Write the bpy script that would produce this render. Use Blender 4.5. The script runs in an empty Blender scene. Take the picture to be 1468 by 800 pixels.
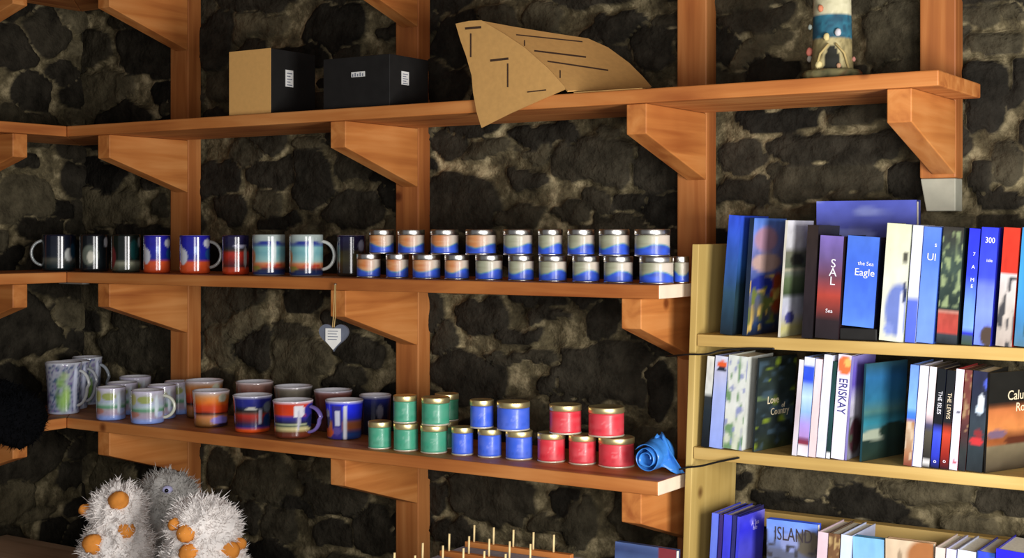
import bpy, math, random
import numpy as np
from mathutils import Matrix, Vector
random.seed(7)
PI = math.pi
scn = bpy.context.scene
COL = scn.collection

# ------------------------------------------------------------------ camera frame
FPX = 2000.0
TH = math.atan(2000.0 / 3044.0)
CS, SN = math.cos(TH), math.sin(TH)
EYE = 1.5
HOR = 337.0
def ray(px, py):
    t = (px - 734) / FPX
    return (t * CS - SN, t * SN + CS, (HOR - py) / FPX)
def on_y(px, py, Y):
    d = ray(px, py); k = Y / d[1]
    return Vector((k * d[0], Y, EYE + k * d[2]))
def on_z(px, py, z):
    d = ray(px, py); k = (z - EYE) / d[2]
    return Vector((k * d[0], k * d[1], z))
def depth(p): return -p[0] * SN + p[1] * CS
def x_at(px, Y):
    d = ray(px, HOR); return Y * d[0] / d[1]

# ------------------------------------------------------------------ colours / noise
def L(h):
    if not isinstance(h, str): return tuple(h)
    h = h.lstrip('#')
    o = []
    for i in (0, 2, 4):
        v = int(h[i:i + 2], 16) / 255
        o.append(v / 12.92 if v <= .04045 else ((v + .055) / 1.055) ** 2.4)
    return tuple(o)
def mix(a, b, t):
    t = max(0, min(1, t)); return tuple(a[i] + (b[i] - a[i]) * t for i in range(3))
def _h(ix, iy, s):
    n = (int(ix) * 374761393 + int(iy) * 668265263 + int(s) * 1442695041) & 0xffffffff
    n = ((n ^ (n >> 13)) * 1274126177) & 0xffffffff
    return ((n ^ (n >> 16)) & 0xffff) / 65535.0
def vn(x, y, s=0):
    ix, iy = math.floor(x), math.floor(y); fx, fy = x - ix, y - iy
    fx = fx * fx * (3 - 2 * fx); fy = fy * fy * (3 - 2 * fy)
    a = _h(ix, iy, s) * (1 - fx) + _h(ix + 1, iy, s) * fx
    b = _h(ix, iy + 1, s) * (1 - fx) + _h(ix + 1, iy + 1, s) * fx
    return a * (1 - fy) + b * fy
def grad(stops):
    st = [(p, L(c)) for p, c in stops]
    def f(v):
        if v <= st[0][0]: return st[0][1]
        for (p0, c0), (p1, c1) in zip(st, st[1:]):
            if v <= p1: return mix(c0, c1, (v - p0) / max(1e-6, p1 - p0))
        return st[-1][1]
    return f

# ------------------------------------------------------------------ materials
def new_mat(name):
    m = bpy.data.materials.new(name); m.use_nodes = True
    nt = m.node_tree
    return m, nt, nt.nodes['Principled BSDF']
def plain(name, col, rough=.5, metal=0, noise=.12, scale=40, spec=.5, bump=0):
    m, nt, b = new_mat(name)
    c = L(col)
    tc = nt.nodes.new('ShaderNodeTexCoord'); nz = nt.nodes.new('ShaderNodeTexNoise')
    nz.inputs['Scale'].default_value = scale; nz.inputs['Detail'].default_value = 4
    nt.links.new(tc.outputs['Object'], nz.inputs['Vector'])
    r = nt.nodes.new('ShaderNodeValToRGB')
    r.color_ramp.elements[0].position = .3; r.color_ramp.elements[1].position = .7
    r.color_ramp.elements[0].color = (*[x * (1 - noise) for x in c], 1)
    r.color_ramp.elements[1].color = (*[min(1, x * (1 + noise)) for x in c], 1)
    nt.links.new(nz.outputs['Fac'], r.inputs['Fac']); nt.links.new(r.outputs['Color'], b.inputs['Base Color'])
    b.inputs['Roughness'].default_value = rough; b.inputs['Metallic'].default_value = metal
    b.inputs['Specular IOR Level'].default_value = spec
    if bump:
        bp = nt.nodes.new('ShaderNodeBump'); bp.inputs['Strength'].default_value = bump; bp.inputs['Distance'].default_value = .003
        nt.links.new(nz.outputs['Fac'], bp.inputs['Height']); nt.links.new(bp.outputs['Normal'], b.inputs['Normal'])
    return m
def painted(name, rough=.4, spec=.5, coat=0, noise=.1, scale=60):
    m, nt, b = new_mat(name)
    a = nt.nodes.new('ShaderNodeAttribute'); a.attribute_name = 'paint'
    tc = nt.nodes.new('ShaderNodeTexCoord'); nz = nt.nodes.new('ShaderNodeTexNoise')
    nz.inputs['Scale'].default_value = scale; nz.inputs['Detail'].default_value = 3
    nt.links.new(tc.outputs['Object'], nz.inputs['Vector'])
    mr = nt.nodes.new('ShaderNodeMapRange')
    mr.inputs['To Min'].default_value = 1 - noise; mr.inputs['To Max'].default_value = 1 + noise
    nt.links.new(nz.outputs['Fac'], mr.inputs['Value'])
    mx = nt.nodes.new('ShaderNodeVectorMath'); mx.operation = 'SCALE'
    nt.links.new(a.outputs['Color'], mx.inputs[0]); nt.links.new(mr.outputs['Result'], mx.inputs['Scale'])
    nt.links.new(mx.outputs['Vector'], b.inputs['Base Color'])
    b.inputs['Roughness'].default_value = rough; b.inputs['Specular IOR Level'].default_value = spec
    b.inputs['Coat Weight'].default_value = coat; b.inputs['Coat Roughness'].default_value = .08
    return m
def wood(name, dark, mid, light, axis, rough=.55, fine=1.0):
    m, nt, b = new_mat(name)
    tc = nt.nodes.new('ShaderNodeTexCoord'); oi = nt.nodes.new('ShaderNodeObjectInfo')
    ad = nt.nodes.new('ShaderNodeVectorMath'); ad.operation = 'ADD'
    sc = nt.nodes.new('ShaderNodeVectorMath'); sc.operation = 'SCALE'; sc.inputs['Scale'].default_value = 13
    cb = nt.nodes.new('ShaderNodeCombineXYZ')
    for i in range(3): nt.links.new(oi.outputs['Random'], cb.inputs[i])
    nt.links.new(cb.outputs['Vector'], sc.inputs[0])
    nt.links.new(tc.outputs['Object'], ad.inputs[0]); nt.links.new(sc.outputs['Vector'], ad.inputs[1])
    mp = nt.nodes.new('ShaderNodeMapping')
    s = [26, 26, 26]; s[axis] = 1.6
    mp.inputs['Scale'].default_value = s
    nt.links.new(ad.outputs['Vector'], mp.inputs['Vector'])
    nz = nt.nodes.new('ShaderNodeTexNoise'); nz.inputs['Scale'].default_value = 1.2; nz.inputs['Detail'].default_value = 5
    nz.inputs['Distortion'].default_value = .6
    nt.links.new(mp.outputs['Vector'], nz.inputs['Vector'])
    big = nt.nodes.new('ShaderNodeTexNoise'); big.inputs['Scale'].default_value = 5; big.inputs['Detail'].default_value = 2
    nt.links.new(ad.outputs['Vector'], big.inputs['Vector'])
    mm = nt.nodes.new('ShaderNodeMath'); mm.operation = 'MULTIPLY_ADD'; mm.inputs[1].default_value = .35
    nt.links.new(big.outputs['Fac'], mm.inputs[0])
    m2 = nt.nodes.new('ShaderNodeMath'); m2.operation = 'MULTIPLY'; m2.inputs[1].default_value = .65
    nt.links.new(nz.outputs['Fac'], m2.inputs[0]); nt.links.new(m2.outputs[0], mm.inputs[2])
    r = nt.nodes.new('ShaderNodeValToRGB'); e = r.color_ramp.elements
    e[0].position = .33; e[0].color = (*L(dark), 1); e[1].position = .68; e[1].color = (*L(light), 1)
    x = e.new(.5); x.color = (*L(mid), 1)
    nt.links.new(mm.outputs[0], r.inputs['Fac'])
    # scattered knots
    vo = nt.nodes.new('ShaderNodeTexVoronoi'); vo.inputs['Scale'].default_value = 4.5
    nt.links.new(ad.outputs['Vector'], vo.inputs['Vector'])
    kr = nt.nodes.new('ShaderNodeValToRGB'); kr.color_ramp.elements[0].position = .03; kr.color_ramp.elements[1].position = .075
    kr.color_ramp.elements[0].color = (.35, .25, .2, 1); kr.color_ramp.elements[1].color = (1, 1, 1, 1)
    nt.links.new(vo.outputs['Distance'], kr.inputs['Fac'])
    mu = nt.nodes.new('ShaderNodeVectorMath'); mu.operation = 'MULTIPLY'
    nt.links.new(r.outputs['Color'], mu.inputs[0]); nt.links.new(kr.outputs['Color'], mu.inputs[1])
    nt.links.new(mu.outputs['Vector'], b.inputs['Base Color'])
    b.inputs['Roughness'].default_value = rough; b.inputs['Specular IOR Level'].default_value = .35
    bp = nt.nodes.new('ShaderNodeBump'); bp.inputs['Strength'].default_value = .15; bp.inputs['Distance'].default_value = .002
    nt.links.new(nz.outputs['Fac'], bp.inputs['Height']); nt.links.new(bp.outputs['Normal'], b.inputs['Normal'])
    return m

WD = ('#985426', '#bb743a', '#d39052')
M = {
    'wood_x': wood('pine_board', *WD, 0), 'wood_y': wood('pine_bracket', '#9c5828', '#be783c', '#d49254', 1),
    'wood_z': wood('pine_post', '#8a4c24', '#ab6834', '#c4834a', 2),
    'pale_x': wood('pale_shelf', '#a8874a', '#bb9a58', '#ccae6c', 0), 'pale_z': wood('pale_panel', '#a88c4c', '#b89c5a', '#c8ae6c', 2),
    'endgrain': plain('end_grain', '#e6d6bd', .7, noise=.06),
    'grey_paint': plain('grey_paint', '#a8a796', .7, noise=.12, scale=25),
    'ceramic': painted('glazed_ceramic', .18, .5, .5, .08, 90),
    'label': painted('printed_label', .38, .4, .15, .06, 80),
    'paper': painted('printed_cover', .35, .45, .2, .12, 45),
    'matte': painted('matte_paint', .75, .3, 0, .15, 60),
    'page': plain('page_block', '#e8e2d0', .8, noise=.08, scale=200),
    'silver': plain('silver_tin', '#d8d6d0', .28, 1, .05),
    'gold': plain('gold_lid', '#e6d69c', .36, .85, .06),
    'rim': plain('pale_rim', '#e0d8c4', .3, .4, .05),
    'kraft': plain('kraft_card', '#c49656', .8, noise=.06, scale=90),
    'slot': plain('slot_dark', '#3a2412', .9, noise=.1),
    'kraftbox': plain('kraft_box', '#d8a660', .75, noise=.04, scale=90),
    'blackbox': plain('black_card', '#1b1a19', .6, noise=.15, spec=.3),
    'white': plain('white_paper', '#dcdcd8', .7, noise=.05),
    'ink': plain('grey_ink', '#6a7080', .8),
    'slate': plain('slate_grey', '#5c6270', .7, noise=.12, scale=70),
    'string': plain('jute_string', '#b89a62', .9),
    'steel': plain('grey_steel', '#9a9a94', .45, .6),
    'black': plain('black_rubber', '#0b0b0c', .5),
    'cloth': plain('black_wool', '#06070a', .95, noise=.3, scale=120, spec=.1),
    'fluff': plain('white_fluff', '#ebe6e2', .9, noise=.14, scale=30, spec=.15),
    'fluffg': plain('grey_fluff', '#bcb9b4', .9, noise=.2, scale=30, spec=.15),
    'orange': plain('orange_felt', '#dc8e3c', .8, noise=.14, scale=50, spec=.2),
    'eyeblack': plain('eye_black', '#0a0a14', .15),
    'eyeblue': plain('eye_white', '#c4c4ee', .3),
    'bluefoil': plain('blue_film', '#3f86d8', .28, 0, .15, 50),
    'table': wood('table_wood', '#a08468', '#bea284', '#d2b898', 0),
    'greyfelt': plain('grey_felt', '#9a97a0', .95, noise=.12, scale=80, spec=.1),
    'peg': plain('peg_wood', '#e2c890', .7, noise=.08),
    'textw': plain('text_white', '#e8e8f0', .6, noise=0), 'textb': plain('text_navy', '#23277c', .6, noise=0),
    'textk': plain('text_dark', '#3a3238', .6, noise=0), 'textc': plain('text_cream', '#d8c8a8', .6, noise=0),
    'textp': plain('text_lilac', '#c8c0ff', .6, noise=0),
    'floor': plain('slate_floor', '#3c3a36', .8, noise=.25, scale=6),
    'ceil': plain('dark_ceiling', '#4a3a2c', .85, noise=.2, scale=8),
}

# ------------------------------------------------------------------ mesh builder
class MB:
    def __init__(s): s.v = []; s.f = []; s.c = []; s.mi = []; s.sm = []
    def add(s, verts, faces, col=(.5, .5, .5), mi=0, smooth=False):
        o = len(s.v); s.v += [tuple(v) for v in verts]
        s.c += (list(col) if isinstance(col, list) else [col] * len(verts))
        s.f += [tuple(i + o for i in f) for f in faces]
        s.mi += [mi] * len(faces); s.sm += [smooth] * len(faces)
    def box(s, x0, x1, y0, y1, z0, z1, col=(.5, .5, .5), mi=0):
        s.add([(x0, y0, z0), (x1, y0, z0), (x1, y1, z0), (x0, y1, z0), (x0, y0, z1), (x1, y0, z1), (x1, y1, z1), (x0, y1, z1)],
              [(0, 3, 2, 1), (4, 5, 6, 7), (0, 1, 5, 4), (1, 2, 6, 5), (2, 3, 7, 6), (3, 0, 4, 7)], col, mi)
    def prism(s, poly, h0, h1, axis=2, col=(.5, .5, .5), mi=0):
        n = len(poly)
        def p(a, b, h): return (a, b, h) if axis == 2 else ((h, a, b) if axis == 0 else (a, h, b))
        vs = [p(a, b, h0) for a, b in poly] + [p(a, b, h1) for a, b in poly]
        fs = [tuple(range(n - 1, -1, -1)), tuple(range(n, 2 * n))] + [(i, (i + 1) % n, (i + 1) % n + n, i + n) for i in range(n)]
        s.add(vs, fs, col, mi)
    def grid(s, p, du, dv, nu, nv, fn, mi=0):
        p, du, dv = Vector(p), Vector(du), Vector(dv); vs = []; cs = []
        for j in range(nv + 1):
            for i in range(nu + 1):
                vs.append(p + du * (i / nu) + dv * (j / nv)); cs.append(fn(i / nu, j / nv))
        fs = [(j * (nu + 1) + i, j * (nu + 1) + i + 1, (j + 1) * (nu + 1) + i + 1, (j + 1) * (nu + 1) + i) for j in range(nv) for i in range(nu)]
        s.add(vs, fs, cs, mi)
    def lathe(s, prof, seg=40, fn=None, col=(.5, .5, .5), mi=0, off=(0, 0, 0), warp=None):
        vs = []; cs = []; fs = []
        for k, (r, z) in enumerate(prof):
            for i in range(seg):
                th = -PI + 2 * PI * i / seg
                rr = r * (warp(th, z) if warp else 1)
                vs.append((off[0] + rr * math.cos(th), off[1] + rr * math.sin(th), off[2] + z))
                cs.append(fn(th, z, k) if fn else col)
        n = len(prof)
        for k in range(n - 1):
            for i in range(seg):
                j = (i + 1) % seg
                fs.append((k * seg + i, k * seg + j, (k + 1) * seg + j, (k + 1) * seg + i))
        fs.append(tuple(range(seg - 1, -1, -1))); fs.append(tuple((n - 1) * seg + i for i in range(seg)))
        s.add(vs, fs, cs, mi, True)
    def tube(s, pts, r, seg=8, col=(.5, .5, .5), mi=0, flat=1.0, closed_cap=True):
        pts = [Vector(p) for p in pts]; vs = []; n = len(pts)
        up = Vector((0, 0, 1)); prev = None
        for i, p in enumerate(pts):
            d = (pts[min(i + 1, n - 1)] - pts[max(i - 1, 0)]).normalized()
            if prev is None:
                a = d.cross(up)
                if a.length < .05: a = d.cross(Vector((0, 1, 0)))
            else: a = prev - d * prev.dot(d)
            a.normalize(); prev = a; b = d.cross(a)
            rr = r[i] if isinstance(r, (list, tuple)) else r
            for k in range(seg):
                t = 2 * PI * k / seg
                vs.append(p + a * (rr * flat * math.cos(t)) + b * (rr * math.sin(t)))
        fs = [(i * seg + k, i * seg + (k + 1) % seg, (i + 1) * seg + (k + 1) % seg, (i + 1) * seg + k) for i in range(n - 1) for k in range(seg)]
        fs += [tuple(range(seg - 1, -1, -1)), tuple((n - 1) * seg + k for k in range(seg))]
        s.add(vs, fs, col, mi, True)
    def blob(s, ctr, rad, nu=20, nv=12, amp=0, sc=3, seed=0, col=(.5, .5, .5), mi=0, zmin=-1e9):
        vs = []; fs = []
        for j in range(nv + 1):
            ph = -PI / 2 + PI * j / nv
            for i in range(nu):
                th = 2 * PI * i / nu
                d = Vector((math.cos(ph) * math.cos(th), math.cos(ph) * math.sin(th), math.sin(ph)))
                k = 1 + amp * (vn(d.x * sc + d.z * sc * .7 + 9, d.y * sc - d.z * sc * .4 + 9, seed) * 2 - 1)
                vs.append((ctr[0] + d.x * rad[0] * k, ctr[1] + d.y * rad[1] * k, max(zmin, ctr[2] + d.z * rad[2] * k)))
        fs = [(j * nu + i, j * nu + (i + 1) % nu, (j + 1) * nu + (i + 1) % nu, (j + 1) * nu + i) for j in range(nv) for i in range(nu)]
        s.add(vs, fs, col, mi, True)
    def build(s, name, mats, parent=None, bevel=0, loc=None):
        me = bpy.data.meshes.new(name); me.from_pydata(s.v, [], s.f)
        mats = mats if isinstance(mats, (list, tuple)) else [mats]
        for m in mats: me.materials.append(M[m] if isinstance(m, str) else m)
        me.polygons.foreach_set('material_index', s.mi); me.polygons.foreach_set('use_smooth', s.sm)
        a = me.color_attributes.new('paint', 'FLOAT_COLOR', 'POINT')
        a.data.foreach_set('color', [x for c in s.c for x in (c[0], c[1], c[2], 1)])
        me.update(); me.validate()
        o = bpy.data.objects.new(name, me); COL.objects.link(o)
        if parent is not None: o.parent = parent
        if loc is not None: o.location = loc
        if bevel:
            b = o.modifiers.new('bevel', 'BEVEL'); b.width = bevel; b.segments = 2; b.limit_method = 'ANGLE'
        return o

def tag(o, label, cat, group=None):
    o['label'] = label; o['category'] = cat
    if group: o['group'] = group
    return o
def empty(name, loc, rz=0, ry=0):
    o = bpy.data.objects.new(name, None); COL.objects.link(o)
    o.empty_display_size = .02
    o.location = loc; o.rotation_euler = (0, ry, rz); return o
def structure(o):
    o['kind'] = 'structure'; return o
def text(name, s, size, mat, parent, mtx, align='CENTER', sx=1.0):
    cu = bpy.data.curves.new(name, 'FONT'); cu.body = s; cu.size = size; cu.align_x = align; cu.align_y = 'CENTER'
    cu.extrude = .0002; cu.resolution_u = 3; cu.space_line = .85
    t = bpy.data.objects.new(name + '_tmp', cu); COL.objects.link(t)
    dg = bpy.context.evaluated_depsgraph_get(); dg.update()
    me = bpy.data.meshes.new_from_object(t.evaluated_get(dg)); me.name = name
    bpy.data.objects.remove(t); bpy.data.curves.remove(cu)
    me.materials.clear(); me.materials.append(M[mat])
    o = bpy.data.objects.new(name, me); COL.objects.link(o); o.parent = parent
    o.matrix_local = mtx @ Matrix.Diagonal((sx, 1, 1, 1))
    return o
ORD = ['first', 'second', 'third', 'fourth', 'fifth', 'sixth', 'seventh', 'eighth', 'ninth', 'tenth', 'eleventh', 'twelfth', 'thirteenth', 'fourteenth']

# ------------------------------------------------------------------ layout constants
YF = 2.359                       # front line of the wall shelves
XO = -2.914                      # where the two shelf fronts meet
O = Vector((XO, YF, 0))
ZT, ZM, ZL, ZU = 1.779, 1.4054, 1.0325, 2.157
TK = .027
VP = .27                         # post face behind the shelf front
VW = .325                        # wall behind the shelf front
R60 = PI / 2
WALL_Y = YF + VW
WCX, WCY = XO - .325, YF + .325  # wall corner

# ------------------------------------------------------------------ stone walls
def wpt(px, py): p = on_y(px, py, WALL_Y); return (p.x, p.z)
SEEDS_PX = [(1085, 22, 55, 14), (1105, 52, 34, 13), (1072, 75, 28, 22), (1270, 55, 40, 42), (1110, 166, 62, 17), (1240, 158, 60, 12),
            (1195, 208, 90, 22), (1068, 222, 36, 24), (1178, 256, 78, 27), (1295, 256, 34, 24), (1072, 272, 46, 16), (1240, 292, 60, 10),
            (1410, 18, 42, 18), (1452, 20, 20, 14), (1425, 66, 36, 17), (1418, 140, 34, 46), (1458, 120, 16, 32), (1448, 232, 30, 30), (1402, 250, 20, 26),
            (1440, 284, 46, 12), (1130, 305, 50, 14), (1340, 318, 40, 14), (1420, 318, 40, 14),
            (780, 190, 42, 15), (868, 185, 16, 8), (660, 290, 58, 44), (855, 228, 62, 34), (770, 218, 22, 10), (760, 255, 26, 14), (955, 235, 42, 40),
            (745, 312, 34, 18), (815, 310, 30, 14), (895, 285, 24, 14), (955, 300, 42, 34), (700, 215, 40, 12), (640, 205, 22, 20),
            (690, 448, 34, 26), (785, 450, 34, 10), (740, 475, 34, 12), (865, 455, 26, 28), (745, 508, 50, 9), (870, 535, 78, 42), (680, 540, 52, 38),
            (790, 552, 18, 14), (945, 560, 26, 36), (640, 480, 18, 22), (935, 480, 30, 14),
            (700, 708, 66, 42), (780, 742, 24, 14), (810, 720, 20, 10), (830, 750, 24, 30), (650, 765, 38, 18), (905, 730, 36, 44),
            (370, 690, 42, 30), (330, 720, 20, 24), (480, 715, 44, 22), (395, 750, 30, 26), (440, 680, 18, 12), (475, 765, 32, 20), (540, 760, 34, 34),
            (355, 740, 26, 22), (385, 790, 40, 14), (320, 675, 22, 24), (540, 690, 26, 14),
            (350, 222, 26, 20), (395, 250, 36, 22), (330, 300, 26, 18), (450, 260, 34, 40), (500, 300, 44, 26), (400, 318, 30, 12), (520, 230, 30, 24),
            (350, 470, 24, 26), (320, 495, 22, 34), (430, 525, 40, 34), (370, 500, 26, 28), (415, 480, 26, 14), (510, 505, 34, 22), (350, 425, 28, 18), (430, 430, 26, 20), (495, 545, 34, 14),
            (660, 60, 38, 40), (720, 40, 30, 26), (880, 45, 46, 18), (820, 62, 40, 14), (940, 75, 36, 40), (640, 120, 30, 30),
            (370, 35, 44, 20), (310, 60, 24, 40), (480, 40, 40, 30), (430, 80, 40, 14), (330, 120, 30, 30),
            (1140, 690, 60, 24), (1110, 708, 42, 12), (1235, 722, 52, 16), (1330, 700, 60, 18), (1300, 752, 36, 14), (1390, 752, 42, 14), (1440, 720, 40, 18)]
def stone_wall(name, x0, x1, z0, z1, seeds, rs, tf, res=.0085):
    rnd = random.Random(rs)
    S = list(seeds); tries = 0
    while tries < 16000:
        tries += 1
        a = rnd.uniform(.05, .17); b = a * rnd.uniform(.3, .6)
        if rnd.random() < .2: b = a * rnd.uniform(.7, 1.1); a *= .6; b *= .6
        x = rnd.uniform(x0 - .05, x1 + .05); z = rnd.uniform(z0 - .05, z1 + .05)
        ok = True
        for (sx, sz, sa, sb) in S:
            if ((x - sx) / (sa + a * .88)) ** 2 + ((z - sz) / (sb + b * .88)) ** 2 < 1: ok = False; break
        if ok: S.append((x, z, a, b))
    nx = int((x1 - x0) / res) + 1; nz = int((z1 - z0) / res) + 1
    X, Z = np.meshgrid(np.linspace(x0, x1, nx), np.linspace(z0, z1, nz))
    def noise(fx, fz, sd):
        g = np.random.RandomState(sd).rand(128, 128)
        a = X * fx + 50; b = Z * fz + 50
        ia = np.floor(a).astype(int); ib = np.floor(b).astype(int); fa = a - ia; fb = b - ib
        fa = fa * fa * (3 - 2 * fa); fb = fb * fb * (3 - 2 * fb)
        q = lambda i, j: g[j % 128, i % 128]
        return (q(ia, ib) * (1 - fa) + q(ia + 1, ib) * fa) * (1 - fb) + (q(ia, ib + 1) * (1 - fa) + q(ia + 1, ib + 1) * fa) * fb
    wx = (noise(14, 14, rs + 1) - .5) * .045 + (noise(40, 40, rs + 2) - .5) * .018
    wz = (noise(14, 14, rs + 3) - .5) * .035 + (noise(40, 40, rs + 4) - .5) * .016
    A = X + wx; B = Z + wz
    F1 = np.full(X.shape, 9.); F2 = np.full(X.shape, 9.); ID = np.zeros(X.shape, int)
    for i, (sx, sz, sa, sb) in enumerate(S):
        p = 2.6
        d = (np.abs((A - sx) / sa) ** p + np.abs((B - sz) / sb) ** p) ** (1 / p)
        nw = d < F1
        F2 = np.where(nw, F1, np.minimum(F2, d)); ID = np.where(nw, i, ID); F1 = np.where(nw, d, F1)
    e = np.minimum((F2 - F1) * .9, (1.22 - F1) * 1.3)
    st = np.clip((e + .04) / .26, 0, 1); st = st * st * (3 - 2 * st)
    rr = np.random.RandomState(rs + 9); tone = rr.rand(len(S)); prot = rr.rand(len(S)); tilt = (rr.rand(len(S), 2) - .5)
    cx = np.array([q[0] for q in S]); cz = np.array([q[1] for q in S])
    H = st * (.008 + .016 * prot[ID]) + st * ((X - cx[ID]) * tilt[ID, 0] + (Z - cz[ID]) * tilt[ID, 1]) * .12
    H += (noise(24, 24, rs + 5) - .5) * .010 + (noise(70, 70, rs + 6) - .5) * .006
    H = np.clip(H - .008, -.02, .034)
    co = np.empty((nz, nx, 3)); co[..., 0] = X; co[..., 1] = -H; co[..., 2] = Z
    idx = np.arange(nx * nz).reshape(nz, nx)
    q = np.stack([idx[:-1, :-1], idx[:-1, 1:], idx[1:, 1:], idx[1:, :-1]], -1).reshape(-1, 4)
    verts = co.reshape(-1, 3); faces = q
    # solid wall: a back slab joined to the rim
    me = bpy.data.meshes.new(name)
    bk = [(x0, .25, z0), (x1, .25, z0), (x1, .25, z1), (x0, .25, z1)]
    n0 = len(verts)
    V = np.vstack([verts, np.array(bk)])
    extra = [[int(idx[0, 0]), int(idx[-1, 0]), n0 + 3, n0], [int(idx[0, -1]), n0 + 1, n0 + 2, int(idx[-1, -1])],
             [n0, n0 + 3, n0 + 2, n0 + 1], [int(idx[-1, 0]), int(idx[-1, -1]), n0 + 2, n0 + 3], [int(idx[0, 0]), n0, n0 + 1, int(idx[0, -1])]]
    me.from_pydata(V.tolist(), [], faces.tolist() + extra)
    sm = np.ones(len(me.polygons), bool); sm[-5:] = False; me.polygons.foreach_set('use_smooth', sm)
    at = me.attributes.new('stone', 'FLOAT', 'POINT'); at.data.foreach_set('value', np.append(st.ravel(), [0] * 4))
    at = me.attributes.new('tone', 'FLOAT', 'POINT'); at.data.foreach_set('value', np.append(tone[ID].ravel(), [0] * 4))
    me.materials.append(M['stone'])
    o = bpy.data.objects.new(name, me); COL.objects.link(o); o.matrix_world = tf
    return structure(o)
def stone_mat():
    m, nt, b = new_mat('rubble_stone')
    N = nt.nodes.new; K = nt.links.new
    s = N('ShaderNodeAttribute'); s.attribute_name = 'stone'; t = N('ShaderNodeAttribute'); t.attribute_name = 'tone'
    tc = N('ShaderNodeTexCoord')
    n1 = N('ShaderNodeTexNoise'); n1.inputs['Scale'].default_value = 22; n1.inputs['Detail'].default_value = 7; n1.inputs['Roughness'].default_value = .65
    n2 = N('ShaderNodeTexNoise'); n2.inputs['Scale'].default_value = 5; n2.inputs['Detail'].default_value = 3
    n3 = N('ShaderNodeTexNoise'); n3.inputs['Scale'].default_value = 90; n3.inputs['Detail'].default_value = 4
    for n in (n1, n2, n3): K(tc.outputs['Object'], n.inputs['Vector'])
    tr = N('ShaderNodeValToRGB'); e = tr.color_ramp.elements
    e[0].position = 0; e[0].color = (*L('#1d1b17'), 1); e[1].position = 1; e[1].color = (*L('#5c5440'), 1)
    x = e.new(.55); x.color = (*L('#302c24'), 1); x = e.new(.8); x.color = (*L('#3f3a2d'), 1)
    K(t.outputs['Fac'], tr.inputs['Fac'])
    g = N('ShaderNodeMapRange'); g.inputs['From Min'].default_value = .3; g.inputs['From Max'].default_value = .75
    g.inputs['To Min'].default_value = .45; g.inputs['To Max'].default_value = 1.9
    K(n1.outputs['Fac'], g.inputs['Value'])
    sc = N('ShaderNodeVectorMath'); sc.operation = 'SCALE'; K(tr.outputs['Color'], sc.inputs[0]); K(g.outputs['Result'], sc.inputs['Scale'])
    mr = N('ShaderNodeValToRGB'); e = mr.color_ramp.elements
    e[0].position = .32; e[0].color = (*L('#383226'), 1); e[1].position = .7; e[1].color = (*L('#a89a78'), 1)
    x = e.new(.5); x.color = (*L('#625942'), 1)
    K(n1.outputs['Fac'], mr.inputs['Fac'])
    # mortar amount, eroded by noise so that many joints run dark
    ad = N('ShaderNodeMath'); ad.operation = 'MULTIPLY_ADD'; ad.inputs[1].default_value = .5
    K(n2.outputs['Fac'], ad.inputs[0])
    a2 = N('ShaderNodeMath'); a2.operation = 'ADD'; a2.inputs[1].default_value = -.3
    K(s.outputs['Fac'], a2.inputs[0]); K(a2.outputs[0], ad.inputs[2])
    rp = N('ShaderNodeMapRange'); rp.inputs['From Min'].default_value = .15; rp.inputs['From Max'].default_value = .62
    K(ad.outputs[0], rp.inputs['Value'])
    mx = N('ShaderNodeMix'); mx.data_type = 'RGBA'
    n4 = N('ShaderNodeTexNoise'); n4.inputs['Scale'].default_value = 3.2; n4.inputs['Detail'].default_value = 3; K(tc.outputs['Object'], n4.inputs['Vector'])
    g4 = N('ShaderNodeMapRange'); g4.inputs['From Min'].default_value = .35; g4.inputs['From Max'].default_value = .62
    g4.inputs['To Min'].default_value = .5; g4.inputs['To Max'].default_value = 1.4; K(n4.outputs['Fac'], g4.inputs['Value'])
    s4 = N('ShaderNodeVectorMath'); s4.operation = 'SCALE'; K(mr.outputs['Color'], s4.inputs[0]); K(g4.outputs['Result'], s4.inputs['Scale'])
    K(rp.outputs['Result'], mx.inputs['Factor']); K(s4.outputs['Vector'], mx.inputs[6]); K(sc.outputs['Vector'], mx.inputs[7])
    K(mx.outputs[2], b.inputs['Base Color'])
    b.inputs['Roughness'].default_value = .95; b.inputs['Specular IOR Level'].default_value = .08
    bp = N('ShaderNodeBump'); bp.inputs['Strength'].default_value = .7; bp.inputs['Distance'].default_value = .008
    mm = N('ShaderNodeMath'); mm.operation = 'ADD'; K(n1.outputs['Fac'], mm.inputs[0]); K(n3.outputs['Fac'], mm.inputs[1])
    K(mm.outputs[0], bp.inputs['Height']); K(bp.outputs['Normal'], b.inputs['Normal'])
    return m
M['stone'] = stone_mat()
seeds = []
for (px, py, hw, hh) in SEEDS_PX:
    x, z = wpt(px, py); xa, _ = wpt(px - hw, py); xb, _ = wpt(px + hw, py); _, za = wpt(px, py - hh)
    seeds.append((x, z, (xb - xa) / 2 * .93, abs(za - z) * .93))
RX = .9
stone_wall('wall_back', WCX, RX, 0, 2.6, seeds, 11, Matrix.Translation((0, WALL_Y, 0)))
TL = Matrix.Translation((WCX, WCY, 0)) @ Matrix.Rotation(R60, 4, 'Z')
stone_wall('wall_left', -2.2, 0, 0, 2.6, [(-.25, 1.6, .12, .06), (-.3, 1.25, .2, .09), (-.2, .9, .12, .07)], 23, TL)
m = MB(); fl = [(WCX, WCY), (WCX, -1.2), (RX, -1.2), (RX, WCY)]
m.prism(fl, -.1, 0); structure(m.build('floor', 'floor'))
m = MB(); m.prism(fl, 2.6, 2.7); structure(m.build('ceiling', 'ceil'))

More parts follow.
